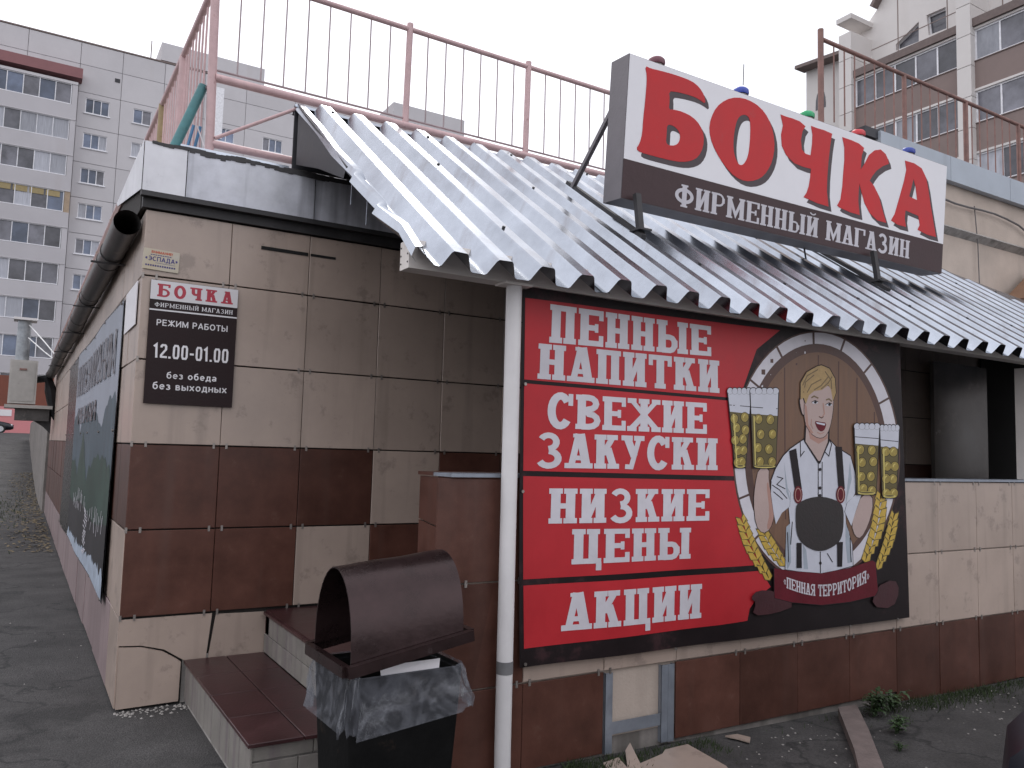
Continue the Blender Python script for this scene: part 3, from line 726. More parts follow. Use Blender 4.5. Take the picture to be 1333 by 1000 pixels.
# =================================================================== RED BANNER
BY = YF-.055
def disp(x, z):
    fd = min(1, max(0, (4.0-x)/.6)); e = .012*sin(x*2.1+1)*sin(z*1.7)+.010*fd*sin(x*5.3+z*1.3)*(.3+.7*(1-min(1, max(0, (z+.06)/2.3))))
    return e
def bt(a, b, h): return (a, BY-disp(a, b)-h, b)
def bpx(px, py): p = hit(px, py, 1, BY); return (p.x, p.z)
ban = thing('advertising_banner', 'large red and black banner with white slab lettering and a waiter holding beer mugs', 'banner', (3.7, BY, 1.1))
nx, nz_ = 76, 46; m = MB()
tl, tr, br_, bl = bpx(680, 363), bpx(1171, 437), bpx(1184, 804), bpx(677, 870)
vs = []
for i in range(nx+1):
    for j in range(nz_+1):
        u = i/nx; v2 = j/nz_
        xx = (bl[0]*(1-v2)+tl[0]*v2)*(1-u)+(br_[0]*(1-v2)+tr[0]*v2)*u; zz = (bl[1]*(1-v2)+tl[1]*v2)*(1-u)+(br_[1]*(1-v2)+tr[1]*v2)*u
        vs.append(bt(xx, zz, 0))
fs = [(i*(nz_+1)+j, (i+1)*(nz_+1)+j, (i+1)*(nz_+1)+j+1, i*(nz_+1)+j+1) for i in range(nx) for j in range(nz_)]
nv = len(vs); vs += [(a, b+.0012, c) for a, b, c in vs]; fs += [tuple(q+nv for q in reversed(f)) for f in fs]
m.add(vs, fs); m.build('banner_cloth', 'banner_dark', ban, smooth=True)
def grid_poly(mb, poly, h, step=.09):
    """flat print polygon cut into vertical strips so that it follows the cloth"""
    xs_ = [p[0] for p in poly]; a0_ = min(xs_); bmax = max(xs_); a = math.floor(a0_/step)*step
    def clip(P, x, keep_gt):
        out = []
        for i in range(len(P)):
            p, q = P[i], P[(i+1) % len(P)]
            inp = (p[0] >= x) == keep_gt; inq = (q[0] >= x) == keep_gt
            if inp: out.append(p)
            if inp != inq:
                t = (x-p[0])/(q[0]-p[0]); out.append((x, p[1]+(q[1]-p[1])*t))
        return out
    def clipz(P, z, keep_gt): return [(b, a) for a, b in clip([(b, a) for a, b in P], z, keep_gt)]
    x = a
    while x < bmax-1e-6:
        P = clip(clip(poly, x, True), x+step, False)
        if len(P) > 2:
            z = math.floor(min(p[1] for p in P)/step)*step; zm = max(p[1] for p in P)
            while z < zm-1e-6:
                Q = clipz(P, z, True)
                if len(Q) > 2: Q = clipz(Q, z+step, False)
                if len(Q) > 2:
                    try: mb.flat(Q, bt, h)
                    except Exception: pass
                z += step
        x += step
def px_poly(mb, pts, h, grid=True):
    P = [bpx(*p) for p in pts]
    if grid: grid_poly(mb, P, h)
    else: mb.flat(P, bt, h)
# red panels (the dark bands between them are the cloth)
seams = [((683, 388), (1030, 431), (683, 494), (960, 518)), ((683, 499), (962, 523), (683, 613), (975, 620)), ((683, 621), (978, 626), (683, 756), (990, 738)), ((683, 763), (995, 746), (683, 845), (935, 812))]
RX = [(1020, 431), (985, 445)]
redp = [[(683, 388), (1015, 430), (985, 455), (962, 519), (683, 494)],
        [(683, 499), (962, 523), (958, 575), (962, 620), (683, 613)],
        [(683, 620), (962, 626), (968, 670), (978, 700), (992, 735), (683, 755)],
        [(683, 763), (990, 743), (1003, 764), (985, 778), (975, 792), (972, 808), (935, 814), (683, 845)]]
for P in redp: m = MB(); px_poly(m, P, .0018); m.build('red_panel', 'banner_red', ban)
lines = [('ПЕННЫЕ', 714, 396, 446, 925, 425, 464), ('НАПИТКИ', 699.5, 447, 493, 935, 470, 512), ('СВЕЖИЕ', 712, 511, 557, 918, 525, 565), ('ЗАКУСКИ', 697.5, 563, 609, 931.5, 571, 612),
         ('НИЗКИЕ', 715, 636, 682, 921, 637, 677.5), ('ЦЕНЫ', 744, 689, 735, 898, 687, 727), ('АКЦИИ', 732, 773, 822, 913, 760, 804.5)]
for txt, xa, ya0, ya1, xb, yb0, yb1 in lines:
    A = bpx(xa, ya1); B = bpx(xa, ya0); C_ = bpx(xb, yb1); D = bpx(xb, yb0)
    def tf(a, b, h, A=A, B=B, C_=C_, D=D):
        x = A[0]+(C_[0]-A[0])*a; z = (A[1]*(1-a)+C_[1]*a)*(1-b)+(B[1]*(1-a)+D[1]*a)*b
        return bt(x, z, h)
    m = MB(); slab(m, txt, tf, .0036, T=.225, S=.15, o=.05, gap=.06); m.build('lettering', 'print_white', ban)
# picture: everything in canvas units of the emblem
def cv(x, y): return (930+.23*x, 410+.23*y)
PM = ['print_white', 'print_wood_dark', 'print_wood', 'print_skin', 'print_skin_shade', 'print_hair', 'print_hair_dark', 'print_shirt', 'print_fold', 'print_black', 'print_apron', 'print_maroon', 'print_beer', 'print_beer_dark', 'print_beer_light', 'print_wheat', 'print_plum']
HL = [.0020]
def lay(mb, matn, pts, grid=True, lv=None):
    mb.cur = PM.index(matn)
    if lv is None: HL[0] += .00010
    P = [cv(*p) for p in pts]; px_poly(mb, P, HL[0]+(lv or 0)*.0001, grid)
def lay_line(mb, matn, pts, t=6, closed=False):
    mb.cur = PM.index(matn); HL[0] += .00004; P2 = []
    for i in range(len(pts)-1):
        a, b = Vector(pts[i]), Vector(pts[i+1]); k = max(1, int((b-a).length/60)); P2 += [tuple(a.lerp(b, q/k)) for q in range(k)]
    P2.append(pts[-1])
    for q in strip(P2, t, closed): mb.add([bt(*bpx(*cv(p.x, p.y)), HL[0]) for p in q], [(0,1,2,3)])
def smooth_poly(P, it=2):
    for _ in range(it):
        Q = []
        for i in range(len(P)):
            a, b = P[i], P[(i+1) % len(P)]
            Q += [(a[0]*.75+b[0]*.25, a[1]*.75+b[1]*.25), (a[0]*.25+b[0]*.75, a[1]*.25+b[1]*.75)]
        P = Q
    return P
m = MB(); ecx, ecy = 572, 800
lay(m, 'print_wood_dark', ell(ecx, ecy+4, 478, 712, 64), True)
lay(m, 'print_white', ell(ecx, ecy, 468, 700, 64), True)
lay(m, 'print_wood_dark', ell(ecx, ecy, 408, 636, 64), True)
lay(m, 'print_wood', ell(ecx+6, ecy+8, 372, 596, 64), True)
for a in (92, 70, 48, 28, 118, 142, 160, 200, 222, 8, -14):
    ca, sa = cos(radians(a)), -sin(radians(a)); lay_line(m, 'print_wood_dark', [(ecx+405*ca, ecy+632*sa), (ecx+470*ca, ecy+702*sa)], 12)
for x in (395, 585, 700, 805, 905, 300): 
    d = sqrt(max(0, 1-((x-ecx)/372)**2))*580; lay_line(m, 'print_wood_dark', [(x, ecy-d+8), (x+8, ecy+d*.7)], 7)
# wheat ears
def ear(p0, p1, w0, n=9, bend=0):
    for i in range(n):
        t = i/(n-1); x = p0[0]+(p1[0]-p0[0])*t+bend*sin(pi*t); y = p0[1]+(p1[1]-p0[1])*t
        d = Vector((p1[0]-p0[0], p1[1]-p0[1])).normalized(); nr = Vector((-d.y, d.x)); ww = w0*(.55+.45*sin(pi*(.15+.8*t)))
        for s in (-1, 1):
            c0 = Vector((x, y)); tip = c0-d*58+nr*s*ww; mid1 = c0-d*14+nr*s*ww*1.05; mid2 = c0-d*46+nr*s*ww*.25
            lay(m, 'print_beer_dark', [tuple(c0+d*6), tuple(mid1+nr*s*5), tuple(tip-d*10), tuple(mid2-d*2-nr*s*3)], lv=1+2*(i % 3)+(s > 0)*6)
            lay(m, 'print_wheat', [tuple(c0), tuple(mid1), tuple(tip), tuple(mid2)], lv=2+2*(i % 3)+(s > 0)*6)
HL[0] += .0002
ear((160, 1190), (310, 1500), 34, 9, -18); ear((285, 1250), (395, 1420), 34, 6, -8)
ear((935, 1060), (855, 1400), 34, 9, 22); ear((1005, 1170), (925, 1440), 26, 8, 14)
picture = m; HL[0] += .0014
# arms behind the shirt
for P in ([(245, 868), (225, 960), (215, 1060), (228, 1190), (268, 1238), (312, 1215), (338, 1130), (322, 1040), (302, 940), (305, 865)], [(840, 1016), (800, 1110), (780, 1190), (800, 1255), (832, 1265), (872, 1190), (897, 1100), (895, 1020)]):
    lay(m, 'print_black', [((x-sum(p[0] for p in P)/len(P))*1.06+sum(p[0] for p in P)/len(P), (y-sum(p[1] for p in P)/len(P))*1.02+sum(p[1] for p in P)/len(P)) for x, y in smooth_poly(P, 1)]); lay(m, 'print_skin', smooth_poly(P, 1))
lay(m, 'print_skin_shade', smooth_poly([(302, 940), (338, 1130), (312, 1215), (290, 1210), (310, 1120), (290, 960)], 1))
# shirt
shirt = [(512, 702), (430, 758), (388, 800), (345, 870), (318, 940), (318, 1010), (372, 1085), (420, 1090), (428, 1180), (402, 1330), (400, 1440), (600, 1470), (785, 1420), (782, 1300), (748, 1180), (745, 1110), (800, 1010), (805, 920), (772, 800), (690, 748), (650, 705)]
lay(m, 'print_black', [((x-590)*1.018+590, (y-1080)*1.012+1078) for x, y in shirt]); lay(m, 'print_shirt', shirt)
for P in ([(320, 940), (316, 1010), (330, 1110), (345, 1185), (380, 1120), (425, 1085), (430, 1010), (400, 960)], [(835, 1016), (800, 1020), (755, 1065), (742, 1115), (778, 1195), (800, 1120)]): lay(m, 'print_black', [((x-380)*1.03+380 if x < 600 else (x-790)*1.06+790, y) for x, y in P]); lay(m, 'print_shirt', P)
for P in ([(405, 1200), (428, 1180), (432, 1400), (412, 1440), (400, 1380)], [(745, 1180), (765, 1230), (780, 1400), (755, 1405), (745, 1300)], [(392, 830), (410, 960), (430, 1060), (405, 1000)], [(500, 1300), (520, 1330), (530, 1440), (505, 1438)], [(770, 830), (780, 930), (745, 1080), (760, 930)]): lay(m, 'print_fold', P)
for P in ([(350, 915), (385, 925), (350, 960), (400, 985)], [(322, 962), (365, 990), (410, 1040)], [(330, 1000), (385, 1045)], [(590, 835), (590, 1080)], [(612, 832), (612, 1040)], [(512, 702), (485, 715), (488, 800), (510, 770)], [(650, 705), (665, 730), (650, 800), (622, 770)], [(600, 1340), (600, 1460)], [(412, 1230), (418, 1400)], [(440, 1170), (430, 1300)], [(770, 1260), (775, 1400)], [(640, 1350), (670, 1400)]): lay_line(m, 'print_black', P, 5)
for y in (875, 980, 1078-55, 1405): lay(m, 'print_black', ell(600, y, 8, 10, 10))
# neck, face, hair
lay(m, 'print_black', [(512, 600), (506, 715), (588, 842), (600, 842), (652, 720), (652, 640)])
lay(m, 'print_skin', [(520, 600), (515, 716), (590, 826), (600, 826), (642, 720), (644, 640)])
lay(m, 'print_skin_shade', [(530, 650), (590, 700), (640, 670), (640, 700), (590, 730), (540, 700)])
lay(m, 'print_black', smooth_poly([(474, 466), (503, 458), (513, 565), (496, 575), (476, 515)], 1)); lay(m, 'print_skin', smooth_poly([(480, 472), (500, 466), (510, 560), (497, 567), (483, 512)], 1))
face = [(508, 470), (505, 560), (515, 622), (545, 672), (588, 698), (624, 692), (650, 650), (668, 560), (672, 465), (655, 410), (620, 395), (555, 410)]
lay(m, 'print_black', smooth_poly([((x-590)*1.04+590, (y-560)*1.025+560) for x, y in face], 1)); lay(m, 'print_skin', smooth_poly(face, 1))
lay(m, 'print_skin_shade', [(506, 500), (520, 520), (530, 620), (560, 668), (545, 672), (515, 622)])
hair = [(484, 480), (484, 385), (518, 325), (575, 292), (600, 286), (645, 305), (676, 360), (684, 440), (668, 490), (656, 425), (640, 398), (604, 425), (560, 432), (532, 455), (514, 505), (502, 470)]
lay(m, 'print_black', [((x-585)*1.035+585, (y-400)*1.03+398) for x, y in hair]); lay(m, 'print_hair', hair)
for P in ([(500, 440), (512, 380), (560, 340)], [(520, 440), (545, 395), (600, 365)], [(560, 425), (600, 400), (640, 350)], [(660, 420), (655, 370), (620, 320)], [(600, 420), (640, 385), (660, 350)], [(495, 400), (520, 345), (580, 310)]): lay_line(m, 'print_hair_dark', P, 6)
lay_line(m, 'print_hair_dark', [(545, 470), (560, 460), (585, 472)], 8); lay_line(m, 'print_hair_dark', [(628, 482), (645, 476), (662, 490)], 8)
for cx, cy in ((566, 495), (646, 508)):
    lay(m, 'print_shirt', ell(cx, cy, 18, 9, 12)); lay(m, 'print_black', ell(cx+2, cy, 8, 8, 10)); lay_line(m, 'print_black', [(cx-20, cy), (cx, cy-11), (cx+18, cy-2)], 4)
lay_line(m, 'print_skin_shade', [(612, 500), (620, 560), (606, 582), (588, 574)], 6); lay_line(m, 'print_black', [(590, 576), (604, 584), (616, 576)], 4)
lay(m, 'print_maroon', smooth_poly([(562, 598), (598, 606), (634, 610), (624, 650), (604, 662), (582, 648)], 1)); lay(m, 'print_shirt', [(572, 606), (626, 616), (622, 626), (578, 616)]); lay_line(m, 'print_skin_shade', [(580, 664), (600, 674), (620, 664)], 4)
lay_line(m, 'print_skin_shade', [(548, 590), (545, 620), (556, 645)], 4)
# braces, buckles, apron
for P in ([(420, 770), (460, 755), (494, 985), (456, 1005)], [(685, 745), (722, 747), (740, 985), (704, 985)], [(463, 1290), (492, 1290), (492, 1432), (462, 1432)], [(695, 1285), (728, 1285), (722, 1425), (695, 1425)]): lay(m, 'print_black', P)
for cx in (472, 716): lay(m, 'print_maroon', ell(cx, 1018, 26, 50, 16)); lay(m, 'print_skin_shade', ell(cx, 1018, 19, 40, 16)); lay(m, 'print_maroon', ell(cx, 1018, 15, 34, 16))
lay(m, 'print_apron', smooth_poly([(465, 1060), (590, 1020), (715, 1055), (735, 1110), (728, 1250), (690, 1305), (600, 1345), (510, 1310), (462, 1250), (456, 1120)], 2))
# mugs
def mug(x0, x1, top, rim, bot, dx):
    lay(m, 'print_black', [(x0-6, top-4), (x1+6, top+4), (x1+2-dx, bot+8), (x0+dx-2, bot+8)])
    lay(m, 'print_beer_dark', [(x0+dx*.3, rim), (x1-dx*.3, rim+8), (x1-dx, bot), (x0+dx, bot-6)])
    lay(m, 'print_shirt', [(x0, top), (x1, top+8), (x1-dx*.3, rim+12), (x0+dx*.3, rim)])
    lay_line(m, 'print_black', [(x0+2, rim-38), (x1-4, rim-28)], 4)
    nb = 5
    for i in range(nb):
        cx = x0+(x1-x0)*(i+.5)/nb; lay(m, 'print_black', ell(cx, top-2, (x1-x0)/7.4, 21, 12), lv=1+(i % 2)*2); lay(m, 'print_shirt', ell(cx, top, (x1-x0)/8.2, 18, 12), lv=2+(i % 2)*2)
    rows_ = int((bot-rim)/62)
    for r_ in range(rows_):
        yy = rim+34+(bot-rim-60)*r_/max(1, rows_-1)
        for c_ in range(2):
            k = (yy-rim)/(bot-rim); xa = x0+dx*k; xb = x1-dx*k; cx = xa+(xb-xa)*(.28+.46*c_+(.05 if r_ % 2 else -.03))+random.uniform(-5, 5); yj = random.uniform(-7, 7); yy += yj
            lay(m, 'print_black', ell(cx, yy, 25, 30, 14), lv=5); lay(m, 'print_beer', ell(cx, yy, 22, 27, 14), lv=6); lay(m, 'print_beer_light', smooth_poly([(cx-12, yy-2), (cx-4, yy-18), (cx+8, yy-14), (cx-3, yy-8), (cx-8, yy+8)], 1), lv=7); yy -= yj
    HL[0] += .0008
    lay(m, 'print_beer_light', [(x0+dx*.5+8, rim+12), (x0+dx*.5+16, rim+14), (x0+dx+14, bot-14), (x0+dx+8, bot-14)])
    lay(m, 'print_beer_light', ell((x0+x1)/2, bot-4, (x1-x0)/2-dx-3, 9, 14)); lay(m, 'print_beer_dark', ell((x0+x1)/2, bot-6, (x1-x0)/2-dx-12, 5, 14))
mug(66, 200, 432, 548, 860, 36); mug(196, 354, 432, 560, 862, 14)
mug(932, 1036, 640, 745, 1030, 14); mug(788, 926, 632, 728, 1012, 16)
# ribbon
lay(m, 'print_plum', smooth_poly([(335, 1560), (230, 1555), (190, 1600), (225, 1625), (200, 1700), (330, 1690), (460, 1640)], 1), True)
lay(m, 'print_plum', smooth_poly([(905, 1540), (1010, 1490), (1040, 1560), (1000, 1660), (880, 1650)], 1), True)
rb = [(328, 1432), (420, 1448), (600, 1462), (760, 1432), (888, 1388), (904, 1400), (916, 1560), (900, 1588), (760, 1622), (600, 1640), (430, 1625), (330, 1600)]
lay(m, 'print_black', [((x-620)*1.012+620, (y-1510)*1.03+1510) for x, y in rb], True); lay(m, 'print_maroon', rb, True)
m.build('printed_waiter', PM, ban, label='printed waiter with four beer mugs inside a barrel ring')
hh = HL[0]+.0008
def rtf(a, b, h):
    x = 382+(868-382)*a; y0 = 1502+62*sin(pi*min(1, a*1.05)*.93)-38*a*a+8; hgt = 62+8*a
    return bt(*bpx(*cv(x, y0+28-b*hgt)), h)
words(slab, '«ПЕННАЯ ТЕРРИТОРИЯ»', rtf, hh, 'print_white', ban, T=.19, S=.12, o=.05, gap=.06)
# eyelets
m = MB()
for px, py in ((684, 500), (682, 640), (690, 366), (880, 845), (1106, 815), (1168, 806), (930, 403), (1080, 424), (684, 865)):
    x, z = bpx(px, py); p = Vector(bt(x, z, .004)); m.tube([p, p+Vector((0, -.006, 0))], .010, 8)
m.build('eyelets', 'clip_metal', ban, kind='stuff')

# =================================================================== SHOP SIGN
LEAN = radians(4); SO = Vector((3.113, -1.5, 3.16)); SW, SH, SD = 4.203, 1.117, .22
sn = Vector((0, -cos(LEAN), -sin(LEAN))); su = Vector((0, -sin(LEAN), cos(LEAN)))
sign = thing('shop_sign', 'big white and brown box sign with red lettering above the canopy', 'sign', tuple(SO))
def sp(a, b, h): return tuple(SO+Vector((1,0,0))*a+su*b+sn*h)
def to_sign(px, py):
    d = _f+_r*((px-666.5)/FPX)-_u*((py-500)/FPX); t = (SO-CAM).dot(sn)/d.dot(sn); p = CAM+d*t-SO
    return (p.x, p.dot(su))
m = MB(); m.prism([(0, 0), (SW, 0), (SW, SH), (0, SH)], sp, -SD, -.003); m.build('sign_box', 'sign_side', sign)
va = to_sign(815, 207)[1]; 
m = MB(); m.prism([(.006, va), (SW-.006, va), (SW-.006, SH-.005), (.006, SH-.005)], sp, -.002, .002); m.build('face_panel', 'sign_white', sign)
m = MB(); m.prism([(.006, .005), (SW-.006, .005), (SW-.006, va-.001), (.006, va-.001)], sp, -.002, .0015); m.build('face_panel', 'sign_brown', sign, label='brown lower band of the sign face')
ca_ = lambda p: to_sign(800+.22*p[0], 60+.22*p[1]); cb_ = lambda p: to_sign(1000+.24*p[0], 130+.24*p[1])
B1 = [(178,118),(215,135),(260,145),(360,172),(455,208),(500,245),(530,295),(536,345),(500,318),(465,300),(410,283),(360,272),(320,268),(324,320),(318,378),(345,376),(400,390),(460,420),(505,470),(527,530),(522,600),(495,655),(455,680),(400,688),(330,678),(240,655),(150,630),(125,610),(148,575),(162,520),(168,430),(178,340),(186,250),(190,180)]
B1h = [(308,462),(350,474),(380,505),(388,540),(378,575),(350,592),(300,585),(306,520)]
O1 = [(720,303),(790,318),(860,362),(910,430),(938,515),(945,600),(932,680),(900,745),(860,785),(800,803),(740,793),(680,748),(620,668),(575,580),(557,500),(567,430),(600,362),(655,318)]
O1h = [(760,405),(790,415),(803,460),(800,560),(790,650),(765,700),(738,708),(718,680),(702,630),(700,560),(712,470),(730,422)]
Ch = [(65,80),(95,92),(130,102),(170,118),(200,145),(184,170),(175,220),(180,270),(200,293),(228,302),(236,240),(238,190),(230,142),(265,155),(300,165),(345,185),(340,210),(334,250),(325,330),(318,420),(316,500),(325,580),(260,560),(190,528),(206,505),(218,470),(226,420),(230,375),(190,365),(140,345),(95,300),(72,250),(68,190),(78,140)]
Ka = [(400,203),(450,220),(490,238),(518,262),(506,300),(502,340),(500,380),(522,345),(545,300),(575,275),(608,270),(635,295),(648,325),(652,348),(620,360),(585,385),(562,415),(548,440),(572,468),(597,520),(615,590),(638,668),(590,655),(548,615),(520,560),(505,505),(492,455),(488,500),(486,550),(494,626),(440,610),(385,585),(372,574),(390,540),(400,470),(405,400),(411,330),(411,260)]
Aa = [(740,330),(790,345),(830,372),(853,420),(865,480),(878,570),(893,660),(908,745),(860,732),(808,705),(820,680),(812,630),(742,600),(738,645),(745,690),(700,678),(664,655),(684,620),(710,530),(735,440),(747,380)]
Aah = [(786,430),(797,470),(806,545),(762,525),(774,478)]
mr_, ms_ = MB(), MB()
for f_, P, Hs, sc in ((ca_, B1, [B1h], 1), (ca_, O1, [O1h], 1), (cb_, Ch, [], .92), (cb_, Ka, [], .92), (cb_, Aa, [Aah], .92)):
    if P is O1 or P is B1: P = smooth_poly(P, 1); Hs = [smooth_poly(h_, 2) for h_ in Hs]
    Q = [f_(p) for p in P]; HH = [[f_(p) for p in h_] for h_ in Hs]
    mr_ = MB(); mr_.prism(Q, sp, .0032, .0052, HH); mr_.build('red_letter', 'sign_red', sign)
    dx, dz = .046, -.040
    ms_ = MB(); ms_.prism([(a+dx, b+dz) for a, b in Q], sp, .0022, .003, [[(a+dx*.9, b+dz) for a, b in h_] for h_ in HH]); ms_.build('letter_shadow', 'sign_shadow', sign)
A, B, C_, D = to_sign(877, 267), to_sign(879.5, 238), to_sign(1183, 337), to_sign(1184, 314)
def stf(a, b, h): return sp(A[0]+(C_[0]-A[0])*a, (A[1]*(1-a)+C_[1]*a)*(1-b)+(B[1]*(1-a)+D[1]*a)*b, h)
words(slab, 'ФИРМЕННЫЙ МАГАЗИН', stf, .003, 'print_white', sign, T=.21, S=.08, o=.05, gap=.06)
for px, py, ml, nm in ((858, 80, 'lamp_maroon', 'maroon'), (969, 121, 'lamp_blue', 'blue'), (1056, 152, 'lamp_green', 'green'), (1123, 178, 'lamp_red', 'red'), (1188.6, 203, 'lamp_blue', 'blue')):
    a = to_sign(px, py)[0]+.05; c0 = Vector(sp(a, SH, -.09))
    bs = MB(); bs.tube([c0, c0+su*.03], .055, 12); o = bs.build('lamp_base', 'clip_metal', sign)
    ln_ = MB(); ln_.tube([c0+su*.03, c0+su*.045, c0+su*.07, c0+su*.085], 0, 14, rs=[.066, .070, .066, .050]); ln_.build('signal_lamp', ml, sign, smooth=True, label=nm+' coloured lamp on top of the sign')
# twig-like spike on the second lamp
MB().tube([Vector(sp(to_sign(972, 112)[0]+.05, SH+.12, -.09)), Vector(sp(to_sign(972, 112)[0]+.045, SH+.30, -.09))], .004, 5).build('wire_spike', 'cable_black', sign)
# legs, struts and mounting rails on the canopy
def rz(x, y): return roof_z(y)-.052+H*1.16+.01
for x, y0, y1, yl in ((3.21, -.66, -1.66, -1.60), (6.10, -.70, -1.72, -1.66)):
    MB().bar((x, y0, rz(x, y0)+.015), (x, y1, rz(x, y1)+.015), .045, .03).build('mounting_rail', 'dark_trim', sign)
for x in (3.23, 6.12):
    MB().bar((x, -1.60, rz(x, -1.60)), (x, -1.55, 3.20), .05, .04).build('sign_leg', 'dark_trim', sign)
    MB().box(x-.06, x+.06, -1.66, -1.54, rz(x, -1.6)+.03, rz(x, -1.6)+.045).build('foot_plate', 'dark_trim', sign)
for x in (3.20, 6.10): MB().bar((x, -.74, rz(x, -.74)), (x, -1.26, 3.95), .035, .035).build('back_strut', 'sign_side', sign)
m = MB(); m.tube([(5.45, -1.3, 3.17), (5.6, -1.2, 3.10), (5.9, -1.0, 3.2)], .008, 6); m.build('power_cable', 'cable_black', sign)

# =================================================================== HOURS BOARD + STICKER
hb = thing('opening_hours_board', 'brown and white opening hours board on the beige tiled wall', 'sign', (.36, -.02, 1.9))
hx0, hx1, hz0, hz1 = .058, .664, 1.487, 2.372
def ht(a, b, h): return (hx0+(hx1-hx0)*a, -.024-h, hz0+(hz1-hz0)*b)
def hr(mb, a0, a1, b0, b1, h0, h1): mb.prism([(a0, b0), (a1, b0), (a1, b1), (a0, b1)], ht, h0, h1)
m = MB(); hr(m, 0, 1, 0, 1, -.006, 0); m.build('board', 'board_brown', hb)
m = MB(); hr(m, .002, .998, .842, .998, .0002, .0012); m.build('header_panel', 'board_white', hb)
m = MB(); hr(m, .002, .998, .752, .764, .0002, .001); m.build('divider', 'board_white', hb)
def hsub(a0, a1, b0, b1): return lambda a, b, h: ht(a0+(a1-a0)*a, b0+(b1-b0)*b, h)
m = MB(); slab(m, 'БОЧКА', hsub(.075, .94, .868, .972), .0018, T=.22, S=.13, o=.07, gap=.2); m.build('lettering', 'board_red', hb, label='red heading')
words(slab, 'ФИРМЕННЫЙ МАГАЗИН', hsub(.055, .945, .783, .818), .0006, 'board_white', hb, T=.15, S=.09, o=.05, gap=.13)
for txt, a0, a1, b0, b1, bd in (('РЕЖИМ РАБОТЫ', .09, .895, .632, .682, .012), ('без обеда', .235, .80, .208, .262, .012), ('без выходных', .09, .925, .117, .176, .012)):
    words(sans, txt, hsub(a0, a1, b0, b1), .0006, 'board_white', hb, .15)
# condensed numerals drawn as strokes
def digit(c, T=.17):
    W = .46; r = W-T/2; l = T/2
    D = {'0': (W, [[(l, .2), (l, .8), (l+.06, 1-T/2+.02), (r-.06, 1-T/2+.02), (r, .8), (r, .2), (r-.06, T/2-.02), (l+.06, T/2-.02), (l, .2)]]),
         '1': (.32, [[(.02, .78), (.17, .93), (.20, 0)]]),
         '2': (W, [[(l, .74), (l, .84), (l+.06, 1-T/2), (r-.06, 1-T/2), (r, .84), (r, .62), (l, .20), (l, T/2), (W, T/2)]]),
         '.': (.16, [[(0, .07), (.15, .07)]]), '-': (.3, [[(.02, .42), (.28, .42)]])}
    return D[c]
txt = '12.00-01.00'; m = MB(); tot = sum(digit(c)[0] for c in txt)+.09*(len(txt)-1); x = 0
f_ = hsub(.075, .925, .37, .485)
for c in txt:
    W_, S_ = digit(c)
    for q in S_:
        for quad in strip(q, .14): m.add([f_((x+p.x)/tot, p.y, .0006) for p in quad], [(0,1,2,3)])
    x += W_+.09
m.build('lettering', 'board_white', hb)
stk = thing('wall_sticker', 'small yellowed notice sticker at the top left tile above the hours board', 'sticker', (.12, -.01, 2.52))
def kt(a, b, h): return (-.006+.243*a+.004*b, -.012-h, 2.447+.150*b-.008*a-.0*b)
m = MB(); m.prism([(0, 0), (1, 0), (1, 1), (0, 1.0)], kt, -.003, 0); m.build('paper', 'sticker', stk)
def ksub(a0, a1, b0, b1): return lambda a, b, h: kt(a0+(a1-a0)*a, b0+(b1-b0)*b, h)
m = MB(); sans(m, '«ЭСПАДА»', ksub(.07, .95, .42, .64), .0008, .17); m.build('lettering', 'sticker_blue', stk)
m = MB(); sans(m, 'ВНИМАНИЕ!', ksub(.22, .80, .80, .92), .0008, .22); m.build('lettering', 'sticker_red', stk)
m = MB()
for k in range(9): m.prism([(.2+.065*k, .70), (.25+.065*k, .70), (.25+.065*k, .74), (.2+.065*k, .74)], kt, .0003, .0008)
for k in range(13): m.prism([(.08+.065*k, .16), (.125+.065*k, .16), (.125+.065*k, .24), (.08+.065*k, .24)], kt, .0003, .0008)
m.prism([(.35, .34), (.9, .33), (.9, .345), (.35, .355)], kt, .0003, .0008); m.build('small_print', 'sticker_blue', stk)

# =================================================================== LEFT WALL POSTER
ps = thing('wall_poster', 'tall mountain picture banner fixed along the side wall', 'banner', (-.02, 3.3, 1.1))
def pt(a, b, h): return (-.022-h-.008*sin(a*1.9+b*1.3), a, b)
PY0, PY1, PZ0, PZ1 = .93, 8.4, -.06, 2.37
m = MB()
for i in range(30):
    a0 = PY0+(PY1-PY0)*i/30; a1 = PY0+(PY1-PY0)*(i+1)/30
    for j in range(10):
        b0 = PZ0+(PZ1-PZ0)*j/10; b1 = PZ0+(PZ1-PZ0)*(j+1)/10; m.add([pt(a0, b0, 0), pt(a0, b1, 0), pt(a1, b1, 0), pt(a1, b0, 0)], [(0,1,2,3)])
m.build('backing_film', 'film_black', ps, smooth=True)
def pgrid(mb, poly_lo, poly_hi, h, n=24):
    """band between two height functions along the wall"""
    for i in range(n):
        a0 = PY0+.03+(6.1-PY0)*i/n; a1 = PY0+.03+(6.1-PY0)*(i+1)/n
        l0, l1, h0, h1 = poly_lo(a0), poly_lo(a1), poly_hi(a0), poly_hi(a1)
        for j in range(4):
            t0, t1 = j/4, (j+1)/4
            mb.add([pt(a0, l0+(h0-l0)*t0, h), pt(a0, l0+(h0-l0)*t1, h), pt(a1, l1+(h1-l1)*t1, h), pt(a1, l1+(h1-l1)*t0, h)], [(0,1,2,3)])
pk = lambda a: 1.38+.32*noise.noise(Vector((a*1.1, 2, 0)))+.14*noise.noise(Vector((a*4, 2, 0)))+.12
m = MB(); pgrid(m, lambda a: .9, lambda a: 2.35, .002); m.build('printed_sky', 'poster_pale', ps)
m = MB(); pgrid(m, lambda a: .35, pk, .004, 60); m.build('printed_mountain', 'poster_slate', ps)
